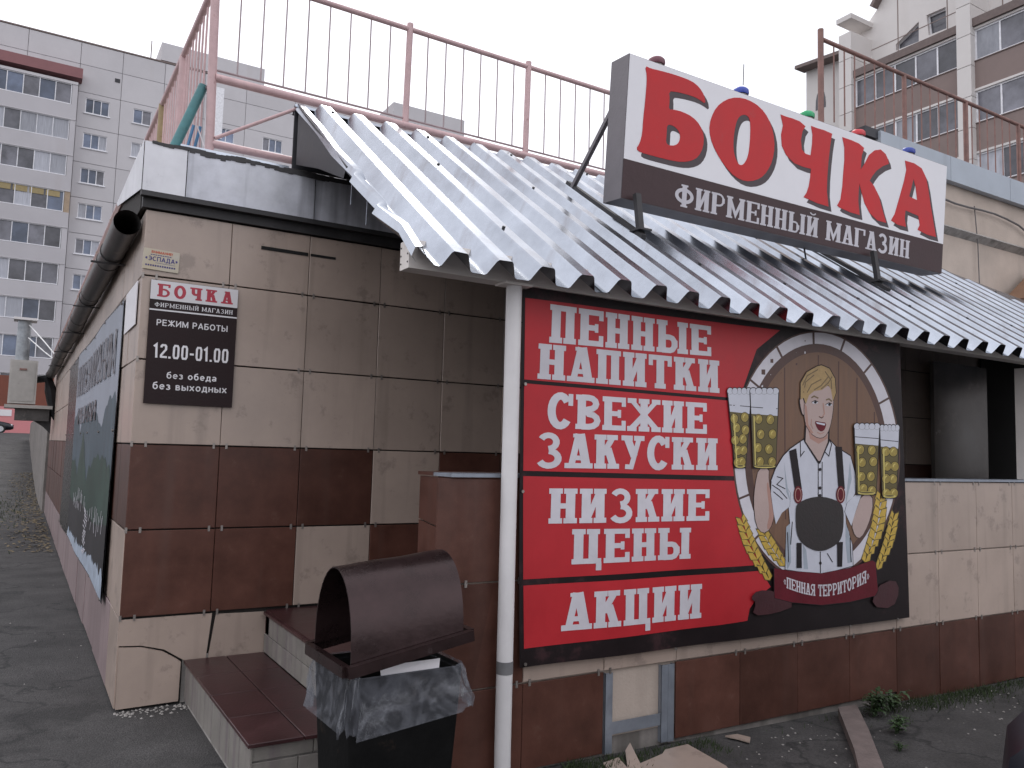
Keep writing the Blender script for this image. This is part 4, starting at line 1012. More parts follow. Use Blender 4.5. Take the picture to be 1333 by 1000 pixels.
m = MB(); pgrid(m, lambda a: .45, lambda a: max(.5, pk(a)-.25-.35*abs(sin(a*1.4))-.0), .006, 50); m.build('printed_forest', 'poster_green', ps)
m = MB(); pgrid(m, lambda a: -.04, lambda a: .50+.05*sin(a*2), .008); m.build('printed_ground', 'poster_dark', ps)
random.seed(5)
m = MB(); pgrid(m, lambda a: -.035, lambda a: .16+.07*noise.noise(Vector((a*5, 0, 1)))+.05*noise.noise(Vector((a*14, 0, 1)))-.02*(a-1), .010, 90); m.build('printed_foam', 'poster_foam', ps)
# tall narrow letters, foreshortened beyond reading in the photograph
m = MB()
def pst(a, b, h, y0, y1, z0, z1): return pt(y0+(y1-y0)*(1-a), z0+(z1-z0)*b, h)
slab(m, 'НИИЖНМИИАНИМ', lambda a, b, h: pst(a, b, h, 1.25, 5.9, 1.78, 2.16), .012, T=.13, S=.05, o=.03); slab(m, 'ИНМАИ', lambda a, b, h: pst(a, b, h, 2.7, 5.5, 1.42, 1.62), .012, T=.13, S=.05, o=.03)
m.build('lettering', 'sign_shadow', ps)
m = MB()
for k in range(34):
    y = random.uniform(1.3, 5.2); z = .50+random.uniform(-.05, .09)+.05*sin(y*2); m.bar(pt(y, z-.06, .014), pt(y+random.uniform(-.08, .08), z+random.uniform(.0, .08), .014), .012, .002, up=(1, 0, 0))
for k in range(16):
    z = .08+.028*k; y = 3.1+random.uniform(-.10, .10); m.bar(pt(y-.12, z, .014), pt(y+.12, z+random.uniform(-.03, .04), .014), .010, .002, up=(1, 0, 0))
m.build('printed_branches', 'print_white', ps)
m = MB()
for y in (1.0, 2.3, 3.6, 4.9, 6.2, 7.3, 8.3):
    for z in (2.33, -.03, 1.3): p = Vector(pt(y, z, .006)); m.tube([p, p+Vector((-.012, 0, 0))], .012, 6)
m.build('fixing_screws', 'clip_metal', ps, kind='stuff')
MB().box(-.012, -.006, .14, .84, 2.06, 2.38).build('card', 'board_white', tag(thing('painted_sky_reflection', 'blank white card on the side wall just round the corner', 'card', (-.02, .5, 2.2)), 'blank white card on the side wall just round the corner', 'card'))  # white patch painted in for the sky reflected by the glossy corner tile

# =================================================================== GUTTER PIPE
gu = thing('gutter_pipe', 'fat grey metal pipe slung under the eaves of the side wall', 'pipe', (-.14, 6, 2.75))
NP = 16; random.seed(11)
secs = [.16, 1.6, 3.3, 5.2, 7.4, 9.8, 12.2, 14.6]
def gp(y): return Vector((-.105-.0012*y+.006*sin(y*1.1), y, 2.80-.010*y+.006*sin(y*.9)))
for i in range(len(secs)-1):
    a, b2 = secs[i], secs[i+1]; m = MB(); R_ = .092+.003*(i % 2); rings = []
    pts = [gp(a+(b2-a)*k/4)+Vector((0, .0, 0)) for k in range(5)]; pts[-1] += Vector((0, .06, 0))
    m.tube(pts, R_, 20, caps=False); m.tube(pts, R_-.004, 20, caps=False); m.build('pipe_section', 'gutter_grey', gu, smooth=True)
    m = MB(); m.tube([gp(b2)-Vector((0, .02, 0)), gp(b2)+Vector((0, .02, 0))], .0975, 20, caps=True); m.build('pipe_collar', 'gutter_grey', gu, smooth=True)
for y in (1.2, 3.6, 5.9, 8.5, 11.0):
    p = gp(y); MB().bar((-.005, y, p.z-.105), (-.26, y, p.z-.105), .03, .012).build('bracket', 'dark_trim', gu)
    m = MB(); m.tube([p-Vector((0, .012, 0)), p+Vector((0, .012, 0))], .0985, 20); m.build('strap', 'dark_trim', gu)
m = MB(); p = gp(14.5); m.tube([p+Vector((-.5, 0, -.35)), p+Vector((-.35, 0, -.15)), p+Vector((-.05, -.1, -.08)), p+Vector((.02, -.1, -.35)), p+Vector((.10, -.1, -.8)), p+Vector((.14, -.1, -1.0))], .07, 8, rs=[.05, .07, .11, .12, .09, .03]); m.build('black_wrapping', 'bag_black', gu, smooth=True)

# =================================================================== RAILINGS
def cyl(a, b, r, n=8): return MB().tube([a, b], r, n)
def baluster_copy(me, parent, x, y, z, nm='baluster'):
    return link(nm, me, parent, (x, y, z))
rl = thing('roof_railing', 'faded pink tubular railing along the front edge of the flat roof', 'railing', (.42, .1, 3.42))
RY = .1
for i, x in enumerate((.43, 2.02, 3.25, 4.45, 5.65, 6.85)):
    MB().tube([(x-.012, RY, 3.42 if i == 0 else 3.98), (x-.04 if i == 0 else x, RY, 4.93)], .034 if i == 0 else .028, 12).build('post', 'pink_paint', rl, smooth=True)
MB().tube([(.38, RY, 4.88), (7.4, RY, 4.88)], .023, 10).build('top_rail', 'pink_paint', rl, smooth=True)
MB().tube([(.43, RY-.01, 4.005), (7.4, RY-.01, 4.005)], .032, 10).build('middle_rail', 'pink_paint', rl, smooth=True)
MB().tube([(.43, RY, 3.49), (1.5, RY, 3.49)], .030, 10).build('lower_rail', 'pink_paint', rl, smooth=True)
MB().tube([(.43, RY, 4.07), (7.4, RY, 4.07)], .009, 6).build('thin_rail', 'baluster_grey', rl, smooth=True)
MB().tube([(.45, RY-.02, 3.53), (1.08, RY-.05, 3.92)], .014, 8).build('diagonal_brace', 'pink_paint', rl, smooth=True)
bm = MB().tube([(0, 0, -.405), (0, 0, .405)], .0065, 6).mesh('baluster', 'baluster_grey', True)
x = .59
while x < 7.3:
    if min(abs(x-q) for q in (.43, 2.02, 3.25, 4.45, 5.65, 6.85)) > .07: baluster_copy(bm, rl, x, RY, 4.475)
    x += .1785
rs_ = thing('side_roof_railing', 'railing with pink and yellow posts running back along the left roof edge', 'railing', (.38, 3, 3.42))
MB().tube([(.375, RY, 4.88), (.375, 1.4, 4.66+.02), (.38, 6, 4.68), (.38, 15.9, 4.70)] if False else [(.375, RY, 4.70), (.38, 15.9, 4.72)], .030, 10).build('top_rail', 'pink_paint', rs_, smooth=True)
MB().tube([(.38, RY, 3.93), (.38, 15.9, 3.93)], .012, 6).build('thin_rail', 'baluster_grey', rs_, smooth=True)
for y, ml in ((1.38, 'pink_paint'), (2.63, 'yellow_paint'), (3.9, 'yellow_paint'), (5.2, 'pink_paint'), (6.5, 'yellow_paint'), (7.8, 'yellow_paint'), (9.1, 'pink_paint'), (10.4, 'yellow_paint'), (11.7, 'yellow_paint'), (13, 'pink_paint'), (15.8, 'yellow_paint')):
    MB().tube([(.38, y, 3.40), (.38, y, 4.70)], .040, 10).build('post', ml, rs_, smooth=True, label=('yellow' if 'yellow' in ml else 'pink')+' post of the side railing')
bp_ = MB().tube([(0, 0, -.60), (0, 0, .60)], .009, 6).mesh('baluster', 'pink_paint', True)
by_ = MB().tube([(0, 0, -.60), (0, 0, .60)], .009, 6).mesh('baluster', 'yellow_paint', True)
y = .30
while y < 15.6:
    baluster_copy(bp_ if y < 6.0 else by_, rs_, .38, y, 4.05); y += .155
br0 = thing('teal_brace', 'teal diagonal pipe brace leaning on the roof corner post', 'brace', (.2, .12, 3.42))
MB().tube([(.36, .17, 3.95), (.17, .12, 3.40)], .036, 10).build('brace_tube', 'teal_paint', br0, smooth=True)
ld = thing('blue_ladder_frame', 'small blue frame standing on the roof behind the corner post', 'frame', (.3, .3, 3.42))
for x in (.27, .32): MB().bar((x, .3, 3.38), (x+.05, .25, 3.66), .016, .016).build('leg', 'blue_paint', ld)
MB().bar((.345, .25, 3.66), (.42, .22, 3.45), .009, .009).build('stay', 'board_white', ld)
# right-hand upper railing
rr_ = thing('upper_roof_railing', 'rusty brown railing on the raised right part of the roof', 'railing', (8, .1, 5.42))
MB().tube([(7.50, RY, 5.2), (7.50, RY, 6.55)], .036, 10).build('post', 'rust_rail', rr_, smooth=True)
for x in (9.21, 10.68, 12.1, 13.6, 15.1): MB().tube([(x, RY, 5.38), (x, RY, 6.42)], .030, 10).build('post', 'rust_rail', rr_, smooth=True)
MB().tube([(7.50, RY, 6.43), (16, RY, 6.43)], .027, 10).build('top_rail', 'rust_rail', rr_, smooth=True)
bq = MB().tube([(0, 0, -.50), (0, 0, .50)], .010, 6).mesh('baluster', 'rust_rail', True)
x = 7.75
while x < 16:
    baluster_copy(bq, rr_, x, RY, 5.92); x += .205
# cable slung on the right wall
cb = MB(); pts = []
for k in range(13):
    x = 9.5+k*.33; pts.append((x, -.02, 4.86-.035*sin(k*.9)-.012*k-(.06 if 7 < k < 11 else 0)))
cb.tube(pts, .014, 6); tag(cb.build('slack_cable', 'cable_grey'), 'slack grey cable under the fascia of the raised right wall', 'cable')
cb = MB(); cb.tube([(11.0-.35, -.01, 4.86), (10.72, -.01, 4.3), (10.75, -.01, 3.3)], .008, 6); tag(cb.build('hanging_cable', 'cable_grey'), 'thin cable hanging down the plaster wall on the right', 'cable')

# =================================================================== LITTER BIN
bn = thing('litter_bin', 'dark metal litter bin with barrel lid and clear bag under the rim', 'litter bin', (.95, -2.6, -.65))
BC = Vector((.905, -2.55, 0)); ba = radians(1.5)
bu = Vector((cos(ba), sin(ba), 0)); bv = Vector((-sin(ba), cos(ba), 0))
def bpnt(a, b, z): return tuple(BC+bu*a+bv*b+Vector((0, 0, z)))
def rect_ring(hw, hd, z, n=5, r=.03):
    pts = []
    for cx, cy, a0 in ((hw-r, hd-r, 0), (-hw+r, hd-r, 90), (-hw+r, -hd+r, 180), (hw-r, -hd+r, 270)):
        for k in range(n): a = radians(a0+90*k/(n-1)); pts.append((cx+r*cos(a), cy+r*sin(a), z))
    return pts
RZ = .20
m = MB(); rings = [[bpnt(*p) for p in rect_ring(hw, hd, z)] for hw, hd, z in ((.225, .19, -.63), (.255, .215, -.3), (.285, .238, RZ))]
rings += [[bpnt(*p) for p in rect_ring(hw, hd, z)] for hw, hd, z in ((.275, .228, RZ), (.25, .20, -.25))]
m.loft(rings, True); m.build('bin_body', 'bin_black', bn, smooth=True)
# lid frame: four angle bars, tipped up to the right
tip = radians(9.5)
def lp(a, b, z): return bpnt(a, b, RZ+.03+z+(a+.3)*math.tan(tip))
for pa, pb in (((-.31, -.262), (.31, -.262)), ((-.31, .262), (.31, .262)), ((-.31, -.244), (-.31, .244)), ((.31, -.244), (.31, .244))):
    MB().bar(lp(*pa, .012), lp(*pb, .012), .035, .05).build('lid_frame', 'bin_metal', bn)
# barrel lid
m = MB(); NA = 20; rings = []
for k in range(NA+1):
    a = pi*k/NA; y = -.235*cos(a); z = .03+(.40 if True else .3)*sin(a)**.85
    rings.append((y, z))
vs = []; NX = 8
for i in range(NX+1):
    xx = -.285+(.56)*i/NX
    for (y, z) in rings: vs.append(lp(xx, y*(1-.0*i), z*(1-.10*i/NX)+.009*noise.noise(Vector((xx*4, y*4, z*4)))))
n = NA+1; fs = [(i*n+k, (i+1)*n+k, (i+1)*n+k+1, i*n+k+1) for i in range(NX) for k in range(NA)]
nv = len(vs); vi = []
for i in range(NX+1):
    xx = -.285+(.56)*i/NX
    for (y, z) in rings: vi.append(lp(xx, y*.975, z*.978*(1-.10*i/NX)))
vs += vi; fs += [tuple(q+nv for q in reversed(f)) for f in fs]
fs += [(k, k+1, k+1+nv, k+nv) for k in range(NA)]; e = NX*n; fs += [(e+k+1, e+k, e+k+nv, e+k+1+nv) for k in range(NA)]
m.add(vs, fs); m.build('barrel_lid', 'bin_metal', bn, smooth=True)
m = MB(); i = NX; xx = -.285+.56; m.add([lp(xx-.01, y*.98, z*.88) for y, z in rings], [tuple(range(n))]); m.build('lid_end', 'bin_metal', bn)
# clear bag folded over the rim
m = MB(); NR = 64; random.seed(4); rg = rect_ring(1, 1, 0, 17, .2)
rings_ = []
for lv, (ex, zz) in enumerate(((-.012, RZ-.02), (.006, RZ+.012), (.016, RZ-.02), (.026, RZ-.08), (.030, RZ-.13), (.034, RZ-.175))):
    ring = []
    for k, (cx, cy, _) in enumerate(rg):
        w_ = noise.noise(Vector((k*.45, lv*.35, 0)))*.020*(lv > 1)*min(lv, 4)*.6; dz = (.045*noise.noise(Vector((k*.21, 8, 0)))+.02*noise.noise(Vector((k*.9, 3, 0))))*(lv/5)
        ex2 = ex+w_; left = .05 if cx < -.5 and lv > 1 else 0
        ring.append(bpnt(cx*(.285+max(ex2, .004 if lv > 1 else -1)), cy*(.238+max(ex2, .004 if lv > 1 else -1)), zz+dz-left*(lv/5)))
    rings_.append(ring)
m.loft(rings_, False); bag = m.build('clear_bag', 'bag_film', bn, smooth=True)
m = MB(); m.add([bpnt(-.12, -.19, RZ-.01), bpnt(.17, -.20, RZ-.005), bpnt(.19, -.17, RZ+.030), bpnt(-.11, -.15, RZ+.022)], [(0,1,2,3)])
o = m.build('crumpled_paper', 'board_white'); tag(o, 'pale paper showing under the lid of the litter bin', 'paper')
# =================================================================== STREET BITS
def slab_piece(name, pts, zt, th, matn, label, cat, tilt=(0, 0)):
    cx = sum(p[0] for p in pts)/len(pts); cy = sum(p[1] for p in pts)/len(pts)
    m = MB(); m.prism(pts, lambda a, b, h: (a, b, h+(a-cx)*tilt[0]+(b-cy)*tilt[1]), zt-th, zt); o = m.build(name, matn); tag(o, label, cat); return o
def gpx(px, py, z): p = hit(px, py, 2, z); return (p.x, p.y)
zg = gz(2.9, -2.5)
slab_piece('fallen_tile', [gpx(830, 996, zg+.03), gpx(862, 984, zg+.03), gpx(866, 979, zg+.03), gpx(895, 973, zg+.03), gpx(945, 999, zg+.03), gpx(985, 1040, zg+.03), gpx(850, 1050, zg+.03)], zg+.035, .012, bei, 'broken beige tile lying on the asphalt below the banner', 'tile', (.03, .03))
slab_piece('tile_shard', [gpx(785, 994, zg+.03), gpx(805, 987, zg+.03), gpx(817, 999, zg+.03), gpx(800, 1010, zg+.03)], zg+.03, .012, bei, 'small square tile shard left of the fallen tile', 'tile shard', (0, .06))
slab_piece('tile_shard', [gpx(814, 982, zg+.04), gpx(820, 976, zg+.04), gpx(836, 998, zg+.04), gpx(818, 1002, zg+.04)], zg+.05, .010, bei, 'narrow upright tile splinter touching the fallen tile', 'tile shard', (.2, .1))
slab_piece('tile_shard', [gpx(944, 958, zg+.01), gpx(960, 956, zg+.01), gpx(977, 960, zg+.01), gpx(976, 966, zg+.01), gpx(962, 962, zg+.01)], gz(3.4, -2.3)+.018, .010, bei, 'flat curved tile shard under the brown tiles right of the fallen tile', 'tile shard')
kz = gz(4.6, -2.6)
kb = MB(); q = [gpx(1091, 921, kz+.07), gpx(1115, 917, kz+.07), gpx(1131, 950, kz+.07), gpx(1152, 1003, kz+.07), gpx(1165, 1040, kz+.07), gpx(1132, 1044, kz+.07), gpx(1118, 1000, kz+.07), gpx(1112, 975, kz+.07)]
kb.prism(q, lambda a, b, h: (a, b, h), kz-.05, kz+.07); tag(kb.build('kerb_slab', 'kerb_stone'), 'short worn concrete kerb slab lying out from the wall beside weeds', 'kerb')
# pebbles and chips
random.seed(21); m = MB()
def chip(x, y, s):
    z = gz(x, y); a = random.random()*6; k = 5
    m.add([(x+s*cos(a+i*2*pi/k)*random.uniform(.6, 1.2), y+s*sin(a+i*2*pi/k)*random.uniform(.6, 1.2), z+.001) for i in range(k)]+[(x, y, z+s*.7)], [(i, (i+1) % k, k) for i in range(k)])
for k in range(260):
    x = random.uniform(2, 9); y = -2.16-abs(random.gauss(0, .5))-.02; chip(x, y, random.uniform(.004, .014))
for k in range(150): chip(random.uniform(-3.5, .4), random.uniform(-3.5, 14), random.uniform(.004, .012))
for k in range(90): chip(random.uniform(.0, .5), -.02-abs(random.gauss(0, .09)), random.uniform(.004, .016))
m.build('chippings', 'white_bits', kind='stuff')['label'] = 'pale chips and grit scattered on the asphalt'
# moss and grass along the wall foot
m = MB(); random.seed(9)
def blade(x, y, h, wd, z=None):
    z = gz(x, y)-.005 if z is None else z; a = random.random()*2*pi; dx, dy = cos(a)*wd, sin(a)*wd; lx, ly = random.uniform(-.6, .6)*h, random.uniform(-.6, .6)*h
    m.add([(x-dx, y-dy, z), (x+dx, y+dy, z), (x+lx*.5+dx*.6, y+ly*.5+dy*.6, z+h*.6), (x+lx, y+ly, z+h)], [(0,1,2),(0,2,3)])
for k in range(5200):
    x = random.choice([random.uniform(5.0, 9), random.gauss(6.3, .8), random.uniform(2.2, 3.4)]); dens = .5+.5*noise.noise(Vector((x*1.5, 0, 0)))
    if random.random() > dens+.25: continue
    y = -2.15-abs(random.gauss(0, .13))
    blade(x, y, random.uniform(.01, .04)*(1+dens), .003)
for k in range(500): blade(random.gauss(-2.45, .35), random.gauss(9.6, .5), random.uniform(.03, .12), .008)
for k in range(300): blade(random.uniform(-1.2, -.4), random.gauss(17, 3), random.uniform(.03, .10), .008)
o = m.build('grass', 'grass_green', kind='stuff'); o['label'] = 'low grass and moss along the foot of the wall'
m = MB()
for k in range(1500):
    x = -.05-abs(random.gauss(0, .35)); y = random.uniform(9, 30); z = gz(x, y)+.004; s = random.uniform(.01, .04); a = random.random()*6
    m.add([(x+s*cos(a+i*1.57), y+s*sin(a+i*1.57)*random.uniform(.5, 1.4), z+random.uniform(0, .02)) for i in range(4)], [(0,1,2,3)])
o = m.build('leaf_litter', 'dry_litter', kind='stuff'); o['label'] = 'dry leaf litter along the foot of the side wall'
# weeds
def leaf_shape(m, p, d, L_, W_, up):
    d = d.normalized(); s = d.cross(up).normalized(); u2 = s.cross(d)
    pts = [p, p+d*L_*.25+s*W_*.7+u2*.01, p+d*L_*.38+s*W_*.35, p+d*L_*.5+s*W_*1.0, p+d*L_*.65+s*W_*.4, p+d*L_*.8+s*W_*.45, p+d*L_-u2*L_*.2,
           p+d*L_*.8-s*W_*.45, p+d*L_*.65-s*W_*.4, p+d*L_*.5-s*W_*1.0, p+d*L_*.38-s*W_*.35, p+d*L_*.25-s*W_*.7+u2*.01]
    m.add(pts, [(0,1,11),(1,2,10,11),(2,3,4),(2,4,8,10),(10,8,9),(4,5,7,8),(5,6,7)])
def weed(x, y, hgt, nst, label, seed, leafn=9, size=.06):
    random.seed(seed); r = thing('weed', label, 'plant', (x, y, gz(x, y)), 'weeds by the kerb slab'); r['_w'] = [0, 0, 0]; r.location = (0, 0, 0)
    ms, ml = MB(), MB()
    for k in range(nst):
        a = random.random()*2*pi; lean = random.uniform(.1, .6); top = Vector((x+cos(a)*hgt*lean, y-abs(sin(a))*hgt*lean*.8, gz(x, y)+hgt*random.uniform(.6, 1)))
        b0 = Vector((x+random.uniform(-.02, .02), y, gz(x, y)-.01)); mid = (b0+top)/2+Vector((0, 0, hgt*.1)); ms.tube([b0, mid, top], .003, 4)
        for q in range(leafn):
            t = random.uniform(.2, 1); p = b0.lerp(mid, t*2) if t < .5 else mid.lerp(top, t*2-1)
            an = random.random()*2*pi; d = Vector((cos(an), sin(an), random.uniform(-.1, .6))); leaf_shape(ml, p, d, size*random.uniform(.7, 1.5), size*.28, Vector((0, 0, 1)))
    ms.build('stem', 'leaf', r); ml.build('leaves', 'leaf', r); return r
weed(4.98, -2.30, .22, 7, 'leafy green weed growing against the wall right of the kerb slab', 31, 12, .075)
weed(4.78, -2.62, .13, 6, 'low spreading weed rooted along the right edge of the kerb slab', 32, 10, .055)
weed(5.25, -2.26, .17, 5, 'weed with drooping leaves furthest right of the kerb slab', 33, 9, .08)
weed(4.45, -2.86, .07, 3, 'tiny weed nearest the camera by the kerb slab end', 34, 6, .04)

# =================================================================== WALL, AC UNIT, FLUE
fw = MB(); fw.add([], []); 
for i in range(6):
    y0 = 16.3+i*5; y1 = y0+4.96
    fw.box(-.05, .2, y0, y1, -.7, 2.0+.02*i)
tag(fw.build('concrete_wall', 'weathered_wall'), 'streaky concrete wall running on behind the tiled side wall', 'wall')
ac = thing('wall_cabinet', 'cream metal utility cabinet on a shelf bracket at the far end of the side wall', 'cabinet', (-.6, 14.6, 1.9))
MB().box(-.90, -.38, 14.2, 14.7, 1.98, 2.92).build('cabinet_body', 'ac_white', ac)
MB().box(-.86, -.42, 14.188, 14.198, 2.03, 2.87).build('door_panel', 'ac_white', ac)
MB().box(-.72, -.58, 14.17, 14.187, 2.70, 2.74).build('handle', 'rust_rail', ac)
MB().box(-.95, -.05, 14.1, 14.8, 1.88, 1.95).build('shelf', 'ac_white', ac)
MB().prism([(-.78, 1.88), (-.05, 1.88), (-.05, 1.35), (-.2, 1.5)], lambda a, b, h: (a, 14.5-h, b), 0, .06).build('bracket', 'dark_trim', ac)
MB().box(-.75, -.1, 14.3, 14.6, 1.62, 1.87).build('meter_box', 'gutter_grey', ac)
fl = thing('flue_pipe', 'grey metal flue with a flat cap standing on the utility cabinet', 'flue', (-.68, 14.45, 2.92))
MB().tube([(-.69, 14.45, 2.92), (-.69, 14.45, 3.80)], .135, 14).build('flue_tube', 'flue_zinc', fl, smooth=True)
MB().box(-.90, -.46, 14.2, 14.7, 3.80, 3.85).build('cap', 'white_paint', fl)
for k in range(2): tag(MB().tube([(-.60, 14.3, 3.70-.28*k), (-.3, 13.6, 3.28-.2*k), (-.1, 12.9, 2.95-.1*k)], .012, 6).build('white_cable', 'cable_white'), ('upper' if k == 0 else 'lower')+' white cable from the flue to the eaves pipe', 'cable')

# =================================================================== LEFT APARTMENT BLOCK
ab = thing('apartment_building', 'tall pale concrete panel apartment block with glazed balconies at the left', 'apartment block', (5, 70, 1.5))
BYF = 70.0
MB().box(-24, 39.5, BYF+.3, BYF+14, .6, 34.6).build('building_core', 'far_panel', ab)
zst = [35.0, 32.35]+[29.97-3.04*k+1.05 for k in range(0, 10)]
levels = [35.0, 33.1] + [30.72-3.04*k for k in range(0, 10)]   # panel joints
SILL = [29.0-3.04*k for k in range(0, 9)]
winx = [(2.45, 4.27), (6.16, 7.62), (17.3, 19.15), (13.2, 14.7), (22.5, 24), (26.5, 28.3), (32, 33.5)]
px_cols = [-24, -18, -12, -6, -2, 1.85, 5.1, 8.5, 11.9, 15.6, 20.2, 25.2, 29.6, 34.5, 39.5]
frames_m = {}
def win_open(x0, x1):
    for w_ in winx:
        if x0 < w_[0] and w_[1] < x1: return w_
def window_obj(parent, x0, x1, z0, z1, y, npan, gm, depth=.18):
    m = MB(); t = .06
    m.box(x0, x1, y, y+depth, z0, z0+t); m.box(x0, x1, y, y+depth, z1-t, z1)
    for k in range(npan+1):
        xx = x0+(x1-x0-t)*k/npan; m.box(xx, xx+t, y+.002, y+depth-.002, z0+t, z1-t)
    f = m.build('window', 'far_frame', parent)
    for k in range(npan):
        a = x0+(x1-x0-t)*k/npan+t; b2 = x0+(x1-x0-t)*(k+1)/npan
        g_ = gm if isinstance(gm, str) else random.choice(gm)
        MB().box(a, b2, y+.09, y+.11, z0+t, z1-t).build('pane', g_, f)
    return f
for li in range(len(levels)-1):
    z1 = levels[li]-.02; z0 = levels[li+1]+.02
    for ci in range(len(px_cols)-1):
        x0 = px_cols[ci]+.018; x1 = px_cols[ci+1]-.018; w_ = win_open(x0, x1); m = MB()
        sill = z0+2.22-1.27 if True else 0
        tfB = lambda a, b, h: (a, BYF-h, b)
        if li >= 2 and w_:
            a0, a1 = w_; b0 = z1-2.02-.0; b1 = b0+1.28
            # keep openings on the measured sills
            s = [q for q in SILL if z0 < q < z1]
            if s: b0 = s[0]; b1 = b0+1.28
            m.prism([(x0, z0), (x1, z0), (x1, z1), (x0, z1)], tfB, -.28, 0, [[(a0, b0), (a0, b1), (a1, b1), (a1, b0)]])
            m.build('wall_panel', 'far_panel', ab)
            random.seed(li*7+ci)
            window_obj(ab, a0, a1, b0, b1, BYF+.06, 3 if a1-a0 > 1.7 else 2, ['glass_blue', 'glass_blue', 'glass_grey', 'curtain'] if li != 5 or ci else 'curtain')
            MB().box(a0-.1, a1+.1, BYF-.10, BYF-.004, b0-.10, b0-.02).build('sill', 'far_frame', ab)
        else:
            m.box(x0, x1, BYF, BYF+.28, z0, z1); m.build('wall_panel', 'far_panel', ab)
MB().box(4.55, 4.95, BYF-.02, BYF+.01, 32.2, 32.55).build('vent', 'far_recess', ab)
MB().box(-24, 39.6, BYF-.05, BYF+14, 35.02, 35.14).build('roof_coping', 'rb_roof', ab)
# glazed balcony stack
BX0, BX1 = -24.0, 1.78
for k in range(9):
    s = 28.05-3.04*k+1.0; z0 = s-.02; z1 = z0+1.72
    LY = BYF-1.1
    MB().box(BX0, BX1, LY, BYF, z0-1.30, z0-.03).build('balcony_parapet', 'far_parapet', ab)
    xa = 1.35; wn = 1.15; random.seed(100+k); j = 0
    opts = ['glass_grey', 'glass_grey', 'glass_grey', 'glass_blue', 'curtain'] if k not in (1,) else ['curtain', 'curtain', 'glass_grey']
    while xa-wn*6 > BX0-1 and j < 3:
        window_obj(ab, xa-wn*6, xa, z0, z1, LY+.05, 6, opts, .16); xa -= wn*6+.12; j += 1
    MB().box(BX1-.40, BX1, LY+.02, BYF, z0-.03, z1+.04).build('balcony_end', 'far_parapet' if k != 3 else 'ochre_panel', ab)
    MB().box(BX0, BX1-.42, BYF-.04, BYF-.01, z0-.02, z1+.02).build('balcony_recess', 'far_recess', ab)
    MB().box(BX0, BX1, LY-.03, BYF, z1+.0, z1+.045).build('balcony_slab', 'far_panel', ab)
for k in range(4):
    MB().box(-3.4+1.15*k, -2.4+1.15*k, BYF-1.02, BYF-1.0, 28.05-9.12+1.0+1.15, 28.05-9.12+1.0+1.62).build('blind', 'yellow_blind', ab)
MB().box(BX0, 2.05, BYF-1.25, BYF-.01, 31.35, 32.2).build('balcony_hood', 'far_red', ab)
MB().box(BX0, BX1, BYF-1.1, BYF-.01, 30.79, 30.99).build('balcony_lintel', 'far_panel', ab)
MB().box(BX0, 6, BYF-1.15, BYF-.02, 3.75, 6.2).build('shopfront_band', 'far_maroon', ab)
MB().box(BX0, 1.25, BYF-1.4, BYF-.02, 1.2, 3.74).build('shopfront_wall', 'far_pink', ab)
MB().box(-1.9, -1.1, BYF-1.43, BYF-1.405, 3.0, 3.5).build('shop_plate', 'board_white', ab)
# roof houses and a mast
MB().box(8.1, 17.2, BYF+.2, BYF+8, 35.32, 36.95).build('roof_house', 'far_panel', ab)
MB().box(30.4, 38.7, BYF+.2, BYF+8, 35.32, 37.1).build('roof_house', 'far_panel', ab)
MB().tube([(7.35, BYF+1, 35.3), (7.35, BYF+1, 37.2)], .05, 6).build('roof_aerial', 'rb_roof', ab)
MB().box(12.1, 13.6, BYF-.016, BYF-.004, 29.2, 34).build('bleached_panel', 'far_frame', ab)

# =================================================================== RIGHT APARTMENT BUILDING
rb_ = thing('corner_apartment_building', 'white apartment building with brown balcony bands and gabled attic at the upper right', 'apartment block', (36, 10, -.8))
RX0 = 34.0
def ry(px, py): return hit(px, py, 0, RX0).y
yA0, yA1, yB0, yB1 = ry(1113, 100), ry(1097, 100), ry(1268, 40), ry(1250, 60)
yEnd = ry(1040, 120)
WB = [18.83-2.80*k for k in range(0, 6)]      # window sills
LX = RX0
def band(y0, y1, zr, name='balcony'):
    k = 0
    for s in zr:
        MB().box(LX, LX+1.3, y0, y1, s-1.28, s-.04).build('balcony_parapet', 'rb_brown', rb_)
        MB().box(LX-.04, LX+1.3, y0, y1, s-.04, s).build('balcony_sill', 'rb_roof', rb_)
        npan = max(3, int(round((y1-y0)/1.02))); m = MB(); t = .07; z0 = s; z1 = s+1.42
        m.box(LX+.05, LX+.15, y0, y1, z0, z0+t); m.box(LX+.05, LX+.15, y0, y1, z1-t, z1)
        for q in range(npan+1):
            yy = y0+(y1-y0-t)*q/npan; m.box(LX+.052, LX+.148, yy, yy+t, z0+t, z1-t)
        f = m.build('window', 'far_frame', rb_)
        for q in range(npan):
            a = y0+(y1-y0-t)*q/npan+t; b2 = y0+(y1-y0-t)*(q+1)/npan
            MB().box(LX+.09, LX+.11, a, b2, z0+t, z1-t).build('pane', random.choice(['glass_grey', 'glass_grey', 'glass_grey', 'curtain', 'glass_grey', 'glass_grey']), f)
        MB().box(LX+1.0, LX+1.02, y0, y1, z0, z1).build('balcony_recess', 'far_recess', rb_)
        MB().box(LX-.03, LX+1.3, y0, y1, z1, z1+.10).build('balcony_slab', 'rb_white', rb_)
random.seed(77)
band(yB1, yA0, WB)
band(-14, yB0, [WB[0]+0]+WB[1:])
MB().box(LX-.15, LX+1.35, yB1, yA0, WB[0]+1.53, WB[0]+1.9).build('balcony_roof', 'rb_roof', rb_)
MB().box(LX-.15, LX+1.35, -14, yB0, WB[0]+1.53, WB[0]+1.9).build('balcony_roof', 'rb_roof', rb_)
